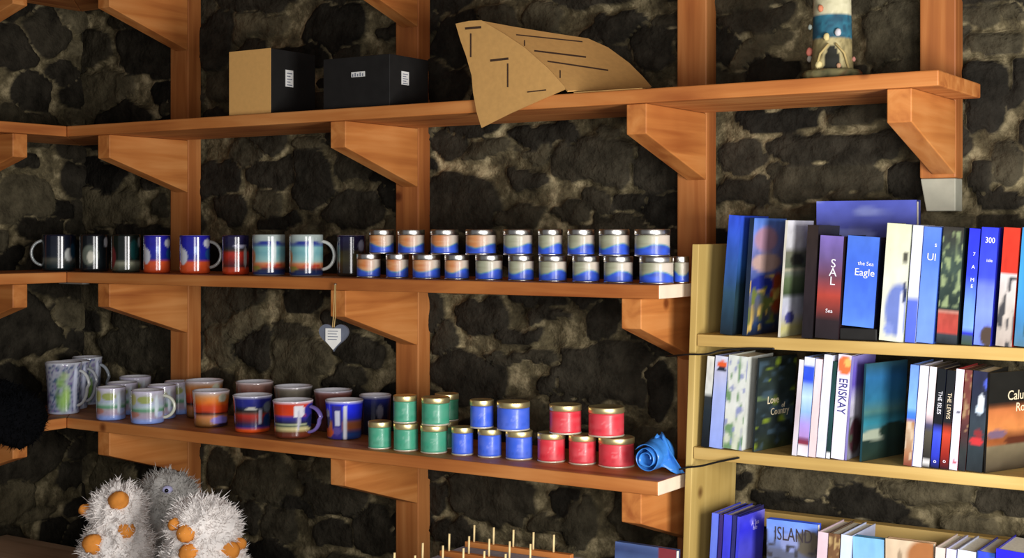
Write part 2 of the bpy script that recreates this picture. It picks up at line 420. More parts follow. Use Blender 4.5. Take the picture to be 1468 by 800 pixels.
# ------------------------------------------------------------------ wall shelves
def left_rot(o): o.rotation_euler = (0, 0, R60)
def shelf_board(name, z, uend, left, label, ends=None):
    m = MB(); d = VP - .006
    tx = d * math.tan((PI - R60) / 2)
    if left: poly = [(-1.25, 0), (-.0005, 0), (tx - .0005, d), (-1.25, d)]
    else: poly = [(.0005, 0), (uend, 0), (uend, d), (-tx + .0005, d)]
    m.prism(poly, -TK, 0)
    if not left:
        for i, f in enumerate(m.f):
            if set(f) == {1, 2, 5, 6}: m.mi[i] = 1
    o = m.build(name, ['wood_x', ends or 'endgrain'], bevel=.0025, loc=(XO, YF, z))
    if left: left_rot(o)
    return tag(o, label, 'shelf', 'pine wall shelves')
UE = XO
bt = shelf_board('shelf_board', ZT, -.690 - UE, False, 'top pine shelf holding the boxes and the lighthouse ornament', 'wood_x')
bm_ = shelf_board('shelf_board', ZM, -1.2165 - UE, False, 'middle pine shelf with a row of mugs and stacked blue tins')
bl = shelf_board('shelf_board', ZL, -1.219 - UE, False, 'lower pine shelf with mugs and green, blue and red jars')
shelf_board('shelf_board', ZU, -1.219 - UE, False, 'pine shelf above the boxes, only its brackets reach into view')
shelf_board('shelf_board', ZT, 0, True, 'short pine shelf on the left wall level with the boxes')
lm = shelf_board('shelf_board', ZM, 0, True, 'short pine shelf on the left wall level with the dark mugs')
shelf_board('shelf_board', ZL, 0, True, 'short pine shelf on the left wall under the black cloth')
shelf_board('shelf_board', ZU, 0, True, 'highest short pine shelf on the left wall, over the corner')
m = MB(); m.box(-.045, .045, .012, .035, -TK - .004, -TK - .0005)
m.build('joining_plate', 'steel', bm_)

BW, PW = .044, .068
def upright(ur, left, label, brackets, z0=0, z1=2.6, shift=None, foot=None):
    base = O if not left else O
    r = empty('shelf_upright', (0, 0, 0))
    e1 = Vector((1, 0, 0)) if not left else Vector((math.cos(R60), math.sin(R60), 0))
    e2 = Vector((0, 1, 0)) if not left else Vector((-math.sin(R60), math.cos(R60), 0))
    r.location = O + e1 * ur + e2 * VP + Vector((0, 0, z0))
    r.rotation_euler = (0, 0, R60 if left else 0)
    tag(r, label, 'shelf upright', 'pine shelf uprights')
    m = MB(); zf = foot or 0
    m.box(-PW, 0, 0, .048, zf, z1 - z0); m.build('post', 'wood_z', r, .003)
    if foot:
        m = MB(); m.prism([(-PW + .012, 0), (-.001, 0), (-.001, foot - .0005), (-PW + .001, foot - .0005)], .001, .047, 1)
        f = m.build('post_foot', 'grey_paint', r, .002); f['label'] = 'grey painted foot of the post'
    for z in brackets:
        dx = 0
        if shift and z < 1.6: dx = shift
        zt = z - TK - .0005 - z0
        x0, x1 = (-BW, 0) if not left else (-PW, -PW + BW)
        m = MB(); m.prism([(-VP + .006, zt), (-VP + .006, zt - .058), (-.0005, zt - .138), (-.0005, zt)], x0 + dx, x1 + dx - .0005, 0)
        m.build('bracket', 'wood_y', r, .002)
    return r
def u_of(px): return x_at(px, YF) - XO
upright(u_of(154.5), False, 'pine upright nearest the corner, behind the dark mugs', (ZU, ZT, ZM, ZL))
upright(u_of(493), False, 'pine upright behind the slate heart', (ZU, ZT, ZM, ZL))
upright(u_of(925), False, 'pine upright just left of the bookcase', (ZU, ZT, ZM, ZL), shift=-.011)
upright(u_of(1306), False, 'short pine upright with grey foot right of the lighthouse', (ZT,), z0=1.545, foot=.062)
# the left wall's upright: bracket front between px 20 and 41
def left_u(px):
    t = (px - 734) / FPX; dx, dy = t * CS - SN, t * SN + CS
    e = Vector((math.cos(R60), math.sin(R60)))
    # O + u e = k d
    det = e.x * (-dy) + dx * e.y
    return ((-O.x) * (-dy) + dx * (-O.y)) / det
ul = left_u(20.5)
upright(ul + PW, True, 'pine upright on the left wall at the edge of the view', (ZU, ZT, ZM, ZL))

# ------------------------------------------------------------------ bookcase
BY, BB = 2.44, 2.648
LEAN = .034
def bx_left(z): return -1.197 + (z - 1.2) * LEAN
S1, S2, S3, STOP = 1.309, 1.091, .775, 1.4825
BXR = -.30
bc = empty('bookcase', (bx_left(0), BY, 0))
tag(bc, 'pale yellow open backed wooden bookcase full of books', 'bookcase')
ox = bx_left(0)
m = MB(); zz = STOP; PT = .0145
m.prism([(bx_left(0) - ox, 0), (bx_left(0) - ox + PT, 0), (bx_left(zz) - ox + PT, zz), (bx_left(zz) - ox, zz)], 0, BB - BY, 1)
m.build('side_panel', 'pale_z', bc, .0015)
m = MB(); m.box(BXR - ox, BXR - ox + PT, 0, BB - BY, 0, STOP); m.build('side_panel', 'pale_z', bc, .0015)
for z in (S1, S2, S3, .42, .08):
    m = MB(); m.box(bx_left(z) - ox + PT + .001, BXR - ox - .0005, .001, BB - BY - .001, z - .0225, z); m.build('shelf', 'pale_x', bc, .0015)
zr = 1.5 - (725 - HOR) / FPX * 2.86
m = MB(); m.box(bx_left(zr) - ox + PT + .001, BXR - ox - .0005, .178, BB - BY - .002, zr - .03, zr); m.build('back_rail', 'pale_x', bc, .0015)

# ------------------------------------------------------------------ books
def pn(base, amp=.25, sx=6, sy=10, seed=0):
    """paint: gradient (v -> colour) plus value-noise mottling"""
    g = grad(base) if isinstance(base, list) else (lambda v, c=L(base): c)
    def f(u, v):
        n = vn(u * sx + 3, v * sy + 3, seed) * .65 + vn(u * sx * 2.3, v * sy * 2.3, seed + 5) * .35
        return tuple(min(1, c * (1 - amp + 2 * amp * n)) for c in g(v))
    return f
def spots(fn, sp):
    """soft or hard patches: (u, v, ru, rv, colour, hardness)"""
    sp = [(a, b, c, d, L(e), h) for a, b, c, d, e, h in sp]
    def f(u, v):
        c = fn(u, v)
        for (a, b, ru, rv, k, h) in sp:
            p = 8 if h >= 1.85 else 2
            d = abs((u - a) / ru) ** p + abs((v - b) / rv) ** p
            if d < 1: c = mix(c, k, min(1, (1 - d) * h * 2.4))
        return c
    return f
def patches(fn, seed, lo, col, sx=7, sy=12, v0=0, v1=1):
    col = L(col)
    def f(u, v):
        c = fn(u, v)
        if v0 <= v <= v1:
            n = vn(u * sx, v * sy, seed)
            c = mix(c, col, (n - lo) * 6)
        return c
    return f
def make_book(root, t, w, h, sp, cv, back, pages=True):
    b = .0018; m = MB(); bk = L(back)
    ns = max(3, min(10, int(t / .003)))
    m.grid((0, 0, 0), (t, 0, 0), (0, 0, h), ns, 40, sp)
    m.grid((t, 0, 0), (0, w, 0), (0, 0, h), 20, 40, cv)
    m.add([(0, 0, 0), (0, w, 0), (0, w, h), (0, 0, h)], [(0, 3, 2, 1)], bk)
    # board edges and inner faces
    m.add([(0, w, 0), (b, w, 0), (b, w, h), (0, w, h)], [(0, 3, 2, 1)], bk); m.add([(t - b, w, 0), (t, w, 0), (t, w, h), (t - b, w, h)], [(0, 3, 2, 1)], bk)
    m.add([(b, b, 0), (b, w, 0), (b, w, h), (b, b, h)], [(0, 1, 2, 3)], bk); m.add([(t - b, b, 0), (t - b, w, 0), (t - b, w, h), (t - b, b, h)], [(0, 3, 2, 1)], bk)
    m.add([(b, b, 0), (t - b, b, 0), (t - b, b, h), (b, b, h)], [(0, 3, 2, 1)], bk)
    for z, o in ((h, 1), (0, -1)):
        vs = [(0, 0, z), (t, 0, z), (t, w, z), (t - b, w, z), (t - b, b, z), (b, b, z), (b, w, z), (0, w, z)]
        fs = [(0, 1, 4, 5), (1, 2, 3, 4), (0, 5, 6, 7)]
        m.add(vs, fs if o > 0 else [tuple(reversed(x)) for x in fs], bk)
    c = m.build('cover', 'paper', root)
    if pages and t > .005:
        m = MB(); m.box(b + .0002, t - b - .0002, b + .0002, w - .004, .003, h - .003); m.build('page_block', 'page', root)
    return c
def front_mtx(x, z, y=-.0006, rot=0):        # text on the spine face (facing -Y)
    return Matrix.Translation((x, y, z)) @ Matrix.Rotation(PI / 2, 4, 'X') @ Matrix.Rotation(rot, 4, 'Z')
def side_mtx(t, y, z, rot=0):               # text on the right cover (facing +X)
    return Matrix.Translation((t + .0006, y, z)) @ Matrix.Rotation(PI / 2, 4, 'Z') @ Matrix.Rotation(PI / 2, 4, 'X') @ Matrix.Rotation(rot, 4, 'Z')
BOOKS = {}
def book(key, row, xl, xs, xc, yt, yb, sp, cv, back, label, w=.13, lean=.072, y0=None, zs=None):
    """xl..xs: spine at its foot, ..xc: far edge of the cover where it shows (None when hidden)"""
    zsh = zs if zs is not None else (S1, S2, S3)[row]
    Y = (BY + .008) if y0 is None else y0
    X0 = x_at(xl, Y); t = max(.004, x_at(xs, Y) - X0 - .0008)
    Z = depth((X0, Y)); h = (yb - yt) / FPX * Z
    phi = 0
    if xc:
        def px_far(p):
            q = Vector((X0 + t * math.cos(p) + w * math.sin(p), Y - t * math.sin(p) + w * math.cos(p), 0))
            return 734 + FPX * (q.x * CS + q.y * SN) / depth(q)
        lo, hi = 0, 1.2
        if px_far(0) < xc:
            for _ in range(40):
                md = (lo + hi) / 2
                if px_far(md) < xc: lo = md
                else: hi = md
            phi = lo
    r = empty('book', (X0, Y + t * math.sin(phi), zsh + t * math.sin(math.atan(lean)) + .0003))
    r.rotation_euler = (Matrix.Rotation(-phi, 3, 'Z') @ Matrix.Rotation(math.atan(lean), 3, 'Y')).to_euler()
    tag(r, label, 'book', ('books on the top row of the bookcase', 'books on the middle row of the bookcase', 'books on the bottom row of the bookcase')[row])
    make_book(r, t, w, h, sp, cv if cv else pn(back, .1), back)
    BOOKS[key] = (r, t, w, h)
    return r, t, w, h
exec_books = True

# --- top row
book('a1', 0, 1032, 1050, 1064, 307, 478, pn([(0, '#14202a'), (.35, '#27455c'), (.6, '#2f56a0'), (1, '#2f4fd0')], .25, 3, 6, 1),
     pn([(0, '#182028'), (.3, '#2a4048'), (.42, '#20384a'), (.6, '#2f5aa0'), (1, '#3355d8')], .2, 4, 6, 2), '#1a2c58', 'dark blue book at the left end of the top row, touching the bookcase side', .13, .085)
flow = patches(patches(spots(pn([(0, '#1c2a44'), (.1, '#24385c'), (.2, '#5a5a50'), (.5, '#5060a0'), (.75, '#8088c8'), (1, '#5a86e0')], .35, 6, 9, 3),
     [(.45, .62, .5, .09, '#c8a8a0', 1), (.85, .35, .25, .2, '#a84a28', 1), (.4, .82, .4, .12, '#b890a8', .9), (.35, .42, .4, .1, '#27348c', 1.2)]), 8, .6, '#6f7a3c', 8, 14, .08, .42), 9, .66, '#d8b860', 9, 16, .02, .5)
book('a2', 0, 1064, 1071, 1117, 310, 479, pn('#16243a', .3, 2, 9, 3), flow, '#16284a', 'book with a colourful flower garden on its cover, second from left in the top row', .15, .072)
cas = spots(pn([(0, '#b8b890'), (.08, '#c0b878'), (.2, '#c8c8dc'), (.33, '#c0c4d0'), (.36, '#3c4c30'), (.5, '#6a7a58'), (.55, '#8c9484'), (.56, '#d8d0b4'), (.6, '#66705a'), (.74, '#7a7a68'), (.76, '#c8c8cc'), (1, '#e4e4ea')], .22, 6, 14, 12),
     [(.45, .66, .3, .06, '#3c3c30', 1.2), (.3, .16, .2, .06, '#4a4a90', 1)])
book('a3', 0, 1115, 1119, 1148, 312, 480, pn('#c8c4b8', .2), cas, '#4a3424', 'book with a pale castle scene on its cover, right of the flower garden book', .13, .072)
book('a3b', 0, 1149, 1165, None, 322, 484, pn([(0, '#191519'), (.5, '#251c20'), (1, '#2e2420')], .3, 3, 8, 14), None, '#1a1416', 'nearly black book between the castle cover and the purple and red spine', .11, .06)
sal = pn([(0, '#221c20'), (.18, '#2a2024'), (.3, '#7a3430'), (.42, '#a84034'), (.6, '#6a4050'), (.8, '#6a588e'), (1, '#7a68b4')], .18, 3, 6, 15)
r, t, w, h = book('a4', 0, 1168, 1202, None, 338, 485, sal, None, '#2a1c20', 'purple and red spine lettered S A L in front of the big blue picture book', .105, .06)
for i, ch in enumerate('SAL'): text('title_text', ch, .022, 'textw', r, front_mtx(t * .62, h * (.73 - .085 * i)))
text('author_text', 'Sea', .010, 'textw', r, front_mtx(t * .55, h * .27))
m = MB()
fX0, fX1 = x_at(1203.5, BY + .012), x_at(1257, BY + .012)
m.box(0, fX1 - fX0, 0, .1, 0, .022)
o = m.build('book', 'blackbox', bevel=.002, loc=(fX0, BY + .012, S1 + .0004)); tag(o, 'black book lying flat under the light blue upright book on the top row', 'book', 'books on the top row of the bookcase')
eg = pn([(0, '#5a88ec'), (.25, '#4a74e4'), (.6, '#3f68dc'), (1, '#4a74d8')], .14, 5, 7, 17)
r, t, w, h = book('a5', 0, 1207, 1253, None, 338, 467, eg, None, '#10142c', 'light blue book with the word Eagle, standing on a flat black book', .09, .072, y0=BY + .014, zs=S1 + .0228)
text('title_text', 'the Sea', .010, 'textw', r, front_mtx(t * .62, h * .70)); text('title_text', 'Eagle', .0185, 'textw', r, front_mtx(t * .60, h * .60))
# large picture book standing face out at the back
bX0, bX1 = x_at(1170.5, 2.583), x_at(1314, 2.583)
Zb = depth((bX0, 2.583)); hb = (HOR - 289) / FPX * Zb + (EYE - S1)
r = empty('book', (bX0, 2.583, S1 + .0006)); tag(r, 'big blue picture book standing face out behind the others on the top row', 'book', 'books on the top row of the bookcase')
m = MB(); W = bX1 - bX0
m.grid((0, 0, 0), (W, 0, 0), (0, 0, hb), 40, 40, patches(pn([(0, '#404a90'), (.72, '#4a50a8'), (.9, '#5a64c0'), (1, '#5c68d0')], .22, 4, 9, 21), 22, .62, '#8a96dc', 4, 12, .7, 1))
m.box(0, W, .0005, .003, 0, hb, L('#202a70')); m.box(0, W, .022, .025, 0, hb, L('#202a70')); m.box(0, .003, .003, .022, 0, hb, L('#161c50'))
m.build('cover', 'paper', r); m = MB(); m.box(.0035, W - .003, .0032, .0218, .003, hb - .003); m.build('page_block', 'page', r)
crm = spots(pn([(0, '#d2d6c4'), (.5, '#dadccc'), (1, '#d8dab8')], .08, 5, 8, 24), [(.7, .27, .62, .25, '#6a7cc0', 1.1), (.85, .22, .14, .24, '#d8dce8', 1.4), (.92, .42, .1, .1, '#30385c', 1.3), (.35, .1, .2, .06, '#8090d0', .9), (.85, .72, .12, .06, '#505048', 1)])
book('a6', 0, 1260, 1295, None, 325, 493, crm, None, '#c8ccb8', 'cream book with a blue figure low on its spine, right of the Eagle book', .1, .075)
book('a7', 0, 1297, 1312, None, 326, 494, pn([(0, '#5468d8'), (.36, '#5a70dc'), (.4, '#d8dcf4'), (1, '#dcdff2')], .08, 2, 4, 26), None, '#c8d0f0', 'white book with a blue foot, right of the cream book', .12, .075)
r, t, w, h = book('a8', 0, 1313, 1338, None, 329, 495, pn([(0, '#6f92f4'), (.4, '#6a90f0'), (.75, '#5078dc'), (1, '#5a80e4')], .08, 3, 5, 27), None, '#4a70d8', 'light blue book lettered U l, right of the white one with the blue foot', .12, .075)
text('title_text', 'Ul', .018, 'textw', r, front_mtx(t * .55, h * .74)); text('author_text', 's', .012, 'textw', r, front_mtx(t * .75, h * .85))
orn = patches(pn([(0, '#1c2024'), (.09, '#3a4048'), (.1, '#b0443c'), (.27, '#a8483c'), (.285, '#c8b8a8'), (.3, '#22302c'), (.7, '#3c4c44'), (1, '#34302c')], .25, 6, 16, 28), 29, .6, '#8a9a70', 8, 18, .32, .95)
book('a9', 0, 1342, 1372, None, 329, 496, orn, None, '#20282a', 'dark green book with ornate swirls and a red band near its foot', .13, .065)
r, t, w, h = book('b0', 0, 1378, 1394, None, 331, 498, pn([(0, '#3a4a38'), (.09, '#3c5064'), (.1, '#2a2fc4'), (.14, '#7aa4ec'), (.35, '#6a94ec'), (.6, '#3040dc'), (1, '#2a32ec')], .1, 2, 5, 31), None, '#1c24a4', 'bright blue narrow book lettered vertically, left of the wider blue one', .13, .072)
for i, ch in enumerate('THE ISLE'.replace(' ', '')[:5] and '7 A ME'): text('title_text', ch, .009, 'textw', r, front_mtx(t * .6, h * (.78 - .055 * i))) if ch != ' ' else None
r, t, w, h = book('b1', 0, 1395.5, 1420, None, 331, 500, spots(pn([(0, '#6a80e0'), (.3, '#7a90f0'), (.5, '#6a7cec'), (.58, '#3a4ae4'), (1, '#2f3cf0')], .1, 3, 5, 32), [(.8, .08, .5, .1, '#4a3c34', 1.3)]), None, '#242cb4', 'bright blue wider book with white letters at its head, left of the red topped book', .13, .072)
text('title_text', '300', .014, 'textw', r, front_mtx(t * .55, h * .89), sx=.8); text('author_text', 'isle', .008, 'textw', r, front_mtx(t * .6, h * .72))
red = patches(pn([(0, '#a89c94'), (.3, '#b8b0a8'), (.6, '#cfc8c8'), (.62, '#c43020'), (1, '#cc3420')], .15, 4, 10, 34), 35, .5, '#3c3c40', 5, 10, 0, .58)
book('b2', 0, 1427, 1451, None, 332, 502, red, None, '#b03024', 'book with a red top above a grey photograph, near the right end, top row', .13, .072)
tea = spots(pn([(0, '#4a7088'), (.2, '#3c7cb0'), (.5, '#3c90d0'), (1, '#3a8cd4')], .1, 4, 5, 36), [(.8, .15, .5, .12, '#24402c', 1.4), (.7, .06, .3, .08, '#c03c2c', 1.5), (.85, .45, .2, .06, '#e4ecf4', 1.4)])
book('b3', 0, 1453.5, 1490, None, 334, 504, tea, None, '#2a6aa0', 'teal blue book cut off by the right edge of the view, top row', .13, .072)

# --- middle row
book('c1', 1, 1005, 1015.5, None, 507, 638, pn([(0, '#10141a'), (.4, '#1e2830'), (.55, '#2a3034'), (.6, '#c8ccc8'), (1, '#dcdcd4')], .2, 2, 12, 41), None, '#1c2226', 'dark spined thin book with a white top at the left end of the middle row', .13, .08)
book('c2', 1, 1016.5, 1034.5, None, 508, 640, spots(pn([(0, '#8ea2e8'), (.6, '#a4b2e8'), (.82, '#b8bcdc'), (1, '#d0d4e8')], .08, 3, 5, 42), [(.6, .91, .42, .045, '#dc5c2c', 1.6), (.6, .855, .42, .03, '#242838', 1.5)]), None, '#98a8e0', 'pale blue narrow book with an orange spot near its head, middle row', .13, .08)
thi = patches(patches(pn([(0, '#c4cab4'), (.5, '#d4d8d4'), (1, '#ccd2cc')], .12, 5, 9, 43), 44, .56, '#6a8e64', 5, 9), 45, .66, '#8890b8', 8, 14)
book('c3', 1, 1036, 1064, 1077, 509, 643, thi, pn('#d8dcd4', .15, 5, 8, 46), '#c8ccc0', 'thick cream book patterned with green leaves, middle row', .12, .075)
love = patches(patches(pn([(0, '#28301c'), (.2, '#222a2a'), (.55, '#2a3436'), (.8, '#26302c'), (1, '#1c2220')], .35, 5, 14, 47), 48, .68, '#7a8c28', 4, 16), 49, .72, '#3a4c58', 5, 16)
r, t, w, h = book('c4', 1, 1078, 1081, 1134, 514, 649, pn('#20282a', .2), love, '#1c2224', 'dark green cover titled Love of Country', .13, .075)
for s_, yy, zz_, sz in (('Love', .42, .53, .021), ('of', .70, .46, .014), ('Country', .62, .40, .019)): text('title_text', s_, sz, 'textc', r, side_mtx(t, w * yy, h * zz_))
book('c5', 1, 1135, 1142, None, 514, 652, pn([(0, '#d8d4e0'), (.5, '#c4b4bc'), (1, '#e0e0e8')], .08, 2, 5, 51), None, '#d0d0d8', 'white narrow book right against the Love of Country cover', .13, .085)
bwp = spots(pn([(0, '#e0dce4'), (.1, '#dcd4dc'), (.12, '#8a3448'), (.17, '#70304c'), (.19, '#b08cd0'), (.32, '#a894e0'), (.45, '#90b8e8'), (.6, '#bcdcf0'), (.72, '#88aaf0'), (.76, '#2c4ce0'), (.9, '#3458dc'), (.92, '#d4dcf0'), (1, '#e0e4f4')], .1, 3, 9, 52), [])
book('c6', 1, 1143, 1158, None, 511, 653, bwp, None, '#90a8e0', 'blue, white and lilac banded book with a dark red stripe, middle row', .13, .082)
book('c7', 1, 1159, 1169, None, 514, 655, pn([(0, '#e0c8cc'), (.5, '#e4ccd0'), (1, '#e4d8e0')], .08, 2, 6, 53), None, '#e0c8d0', 'pinkish white thin book right of the blue and lilac banded one', .13, .08)
book('c8', 1, 1170, 1183, None, 508, 656, pn([(0, '#d4d8ea'), (1, '#d8dcee')], .05, 2, 4, 54), None, '#d0d4e8', 'plain white book left of the narrow dark green one, middle row', .13, .085)
book('c9', 1, 1184, 1190, None, 517, 657, pn([(0, '#d8dce0'), (.06, '#d8dce0'), (.07, '#1c3434'), (.5, '#20484c'), (1, '#1c3c38')], .12, 2, 5, 55), None, '#1c3434', 'narrow dark green book left of the spine lettered ERISKAY', .13, .08)
r, t, w, h = book('d0', 1, 1191, 1210, None, 510, 660, spots(pn([(0, '#dcd8ec'), (1, '#dcd8ec')], .05, 2, 4, 56), [(.55, .90, .6, .1, '#d87040', 1.6), (.75, .93, .3, .05, '#e8b060', 1)]), None, '#d4d0e4', 'white spine with ERISKAY in dark blue capitals and an orange head', .13, .08)
text('title_text', 'ERISKAY', .0225, 'textb', r, front_mtx(t * .5, h * .605, rot=-PI / 2), sx=.78)
ers = patches(spots(pn([(0, '#8a8a94'), (.25, '#7c7c80'), (.42, '#b8b4c4'), (.55, '#d0cce0'), (.72, '#6858bc'), (.88, '#7060c8'), (1, '#8c84c4')], .2, 5, 8, 57), [(.3, .22, .3, .2, '#4c2c34', 1.1)]), 58, .62, '#4a5648', 7, 10, 0, .4)
book('d1', 1, 1210.5, 1214, 1231, 512, 662, pn('#8078b8', .2), ers, '#6a60a8', 'purple and white photo cover right of the ERISKAY spine', .12, .075)
tel = spots(pn([(0, '#1c2c24'), (.2, '#20302a'), (.26, '#27403a'), (.27, '#4a7474'), (.38, '#2c7484'), (.45, '#2c6068'), (.5, '#46706c'), (.62, '#2a6480'), (.85, '#28608c'), (1, '#284a54')], .18, 4, 8, 59), [(.35, .255, .5, .06, '#98a08c', 1.3), (.75, .28, .4, .09, '#20342c', 1.5)])
book('d2', 1, 1232, 1235, 1294, 527, 668, pn('#1c4450', .2), tel, '#183c48', 'teal cover with a bay under a stormy sky, middle row', .135, .06)
book('d3', 1, 1295, 1307.5, None, 525, 670, patches(pn([(0, '#7a3c30'), (.12, '#a07050'), (.3, '#b0987c'), (.44, '#a87848'), (.47, '#3a70dc'), (.54, '#4a84e8'), (.56, '#7cb0f0'), (1, '#6a90f0')], .12, 3, 12, 61), 62, .62, '#c8b49c', 5, 10, .04, .44), None, '#6a90e0', 'sky blue book with a sandy brown lower half, middle row', .13, .075)
book('d4', 1, 1308, 1321, None, 526, 671, pn([(0, '#dcdcf0'), (.6, '#e0dcec'), (1, '#dcdcec')], .05, 2, 4, 63), None, '#d4d4e8', 'white book right of the sky blue and sandy one', .13, .08)
book('d5', 1, 1322, 1332.5, None, 527, 672, pn([(0, '#201c1c'), (.06, '#e0e0e0'), (.1, '#2a2826'), (.35, '#504c40'), (.42, '#3a3c60'), (.52, '#dcc4c8'), (1, '#e4dce0')], .1, 2, 9, 64), None, '#4a4440', 'pinkish white book with a dark lower half, left of the black and blue spine', .13, .08)
r, t, w, h = book('d6', 1, 1333.5, 1346, None, 530, 673, pn([(0, '#14142c'), (.12, '#2834b4'), (.35, '#3c50d8'), (.42, '#2a3080'), (.45, '#14161c'), (1, '#101418')], .12, 2, 8, 65), None, '#14182c', 'black spine with pale lettering and a bright blue foot, middle row', .13, .08)
text('title_text', 'THE ISLES', .0095, 'textw', r, front_mtx(t * .5, h * .66, rot=-PI / 2)); text('emblem', 'o', .010, 'textw', r, front_mtx(t * .5, h * .07))
r, t, w, h = book('d7', 1, 1347, 1359.5, None, 532, 674, pn([(0, '#2a1018'), (.14, '#8a2018'), (.35, '#c04028'), (.42, '#8c3020'), (.46, '#1c1c20'), (1, '#14181c')], .12, 2, 8, 66), None, '#301418', 'black spine with pale lettering and a red foot, middle row', .13, .08)
text('title_text', 'THE LEWIS', .0095, 'textc', r, front_mtx(t * .5, h * .64, rot=-PI / 2)); text('emblem', 'o', .010, 'textw', r, front_mtx(t * .5, h * .08))
book('d8', 1, 1360.5, 1372.5, None, 530, 675, spots(pn([(0, '#dcdcf0'), (1, '#e0e0ec')], .05, 2, 4, 67), [(.55, .58, .3, .02, '#3c3c50', 1.5), (.6, .08, .2, .03, '#b03040', 1)]), None, '#b43040', 'white book with red edges right of the spine with the red foot', .13, .075)
book('d9', 1, 1373.5, 1384, None, 531, 676, patches(pn([(0, '#24262a'), (.2, '#2c3030'), (.42, '#48282c'), (.6, '#6a3a34'), (1, '#6c3834')], .25, 2, 10, 68), 69, .62, '#9a7c5c', 5, 22, .4, .95), None, '#44282a', 'dark red and black book left of the lighthouse cover, middle row', .13, .075)
lhc = spots(pn([(0, '#20262a'), (.25, '#2a343a'), (.5, '#303a44'), (.7, '#22283a'), (1, '#222440')], .22, 4, 8, 70), [(.62, .68, .2, .1, '#e0e8f0', 1.8), (.58, .62, .3, .05, '#c8d8e8', 1.2), (.5, .30, .45, .05, '#b83034', 1.6), (.6, .38, .3, .05, '#7c2c30', 1.2), (.85, .88, .12, .06, '#4a5cc8', 1)])
book('e0', 1, 1385, 1408, None, 534, 678, lhc, None, '#1c2024', 'black book with a white lighthouse and red on it, left of Calum\'s Road', .13, .075)
cal = spots(pn([(0, '#30281e'), (.06, '#4a4234'), (.25, '#6a604a'), (.28, '#8a4a24'), (.36, '#7a4a2c'), (.42, '#c07a44'), (.62, '#b0683c'), (.66, '#503020'), (.7, '#1a1a18'), (1, '#1c1c1a')], .18, 5, 8, 72), [(.18, .38, .2, .05, '#6a5468', 1.2), (.6, .3, .3, .05, '#50281a', 1.2)])
r, t, w, h = book('e1', 1, 1409.5, 1412, 1486, 538, 682, pn('#1c1a18', .2), cal, '#1a1816', 'orange and black cover titled Calum\'s Road at the right edge of the middle row', .14, .06)
text('title_text', "Calum's", .024, 'textc', r, side_mtx(t, w * .62, h * .755)); text('title_text', 'Road', .022, 'textc', r, side_mtx(t, w * .68, h * .63))

# --- bottom row (standing on the shelf below the view)
YB3 = BY + .006
def brow(key, xl, xs, xc, yt, sp, cv, back, label, w=.13, lean=.06, y0=None):
    Y = YB3 if y0 is None else y0
    Z = depth((x_at(xl, Y), Y)); yb = HOR + (EYE - S3) / Z * FPX
    # feet lie below the picture: shift them left by the lean so that the heads stand where they should
    dxp = lean * (EYE - S3 - (yt - HOR) / FPX * Z) / Z * FPX * .9
    dxp = lean * (yb - yt) * .93
    return book(key, 2, xl - dxp, xs - dxp, xc - dxp if xc else None, yt, yb, sp, cv, back, label, w, lean, y0=Y)
bl_ = [(0, '#3838c8'), (.6, '#3c40d8'), (1, '#4448dc')]
brow('f1', 1021, 1031, None, 736, pn([(0, '#5a70d8'), (.8, '#6a80e8'), (1, '#6478ec')], .1, 2, 5, 81), None, '#4450c8', 'light blue spine at the left end of the bottom row')
brow('f2', 1032, 1037.5, None, 738, pn('#3a2c70', .25, 2, 8, 82), None, '#30286a', 'thin dark purple spine second from left in the bottom row')
brow('f3', 1038.5, 1050, None, 738, pn(bl_, .15, 2, 8, 83), None, '#3038b8', 'violet blue spine right of the thin dark purple one, bottom row')
brow('f4', 1051, 1056.5, None, 739, pn('#2c2c6c', .2, 2, 8, 84), None, '#26286a', 'thin navy spine against the violet blue cover, bottom row')
r, t, w, h = brow('f5', 1057.5, 1062, 1097, 741, pn(bl_, .15, 3, 8, 85), patches(pn([(0, '#4a3c58'), (.7, '#4848c8'), (.85, '#3434d8'), (1, '#4444d4')], .15, 4, 10, 86), 87, .66, '#7a78e8', 4, 14, .86, 1), '#2a2cb0', 'violet blue cover with lilac lettering, bottom row', .1)
text('title_text', 'A Sea', .013, 'textp', r, side_mtx(t, w * .62, h * .895)); text('title_text', 'Isle', .013, 'textp', r, side_mtx(t, w * .62, h * .845))
# light blue cover facing out, lettered ISLAND
def face_out(key, xl, xr, yt, Y, fn, back, label, th=.018):
    Z = depth((x_at(xl, Y), Y)); X0, X1 = x_at(xl, Y), x_at(xr, Y); hh = EYE - S3 - (yt - HOR) / FPX * Z
    r = empty('book', (X0, Y, S3 + .0005)); tag(r, label, 'book', 'books on the bottom row of the bookcase')
    m = MB(); W = X1 - X0
    m.grid((0, 0, 0), (W, 0, 0), (0, 0, hh), 30, 44, fn)
    m.box(0, W, .0004, .0022, 0, hh, L(back)); m.box(0, W, th - .002, th, 0, hh, L(back)); m.box(0, .002, .0022, th - .002, 0, hh, L(back))
    m.build('cover', 'paper', r); m = MB(); m.box(.0025, W - .002, .0024, th - .0022, .003, hh - .003); m.build('page_block', 'page', r)
    return r, W, hh
isl = patches(spots(pn([(0, '#4a4c58'), (.7, '#5a6078'), (.86, '#7c98e4'), (1, '#6c94f4')], .14, 6, 12, 88), [(.85, .8, .35, .14, '#5a5448', 1.3), (.45, .78, .2, .1, '#8894c8', 1)]), 89, .64, '#3c3c44', 12, 20, .6, .9)
r, W, hh = face_out('f6', 1099, 1172, 744, BY + .03, isl, '#2c4cc0', 'light blue cover with ISLAND in tall capitals, bottom row')
text('title_text', 'ISLAND', .036, 'textk', r, front_mtx(W * .53, hh * .862), sx=.62)
brow('f7', 1173, 1187.5, None, 763, pn('#dcc4d0', .06, 2, 4, 90), None, '#d8c0cc', 'pinkish white spine right of the ISLAND cover')
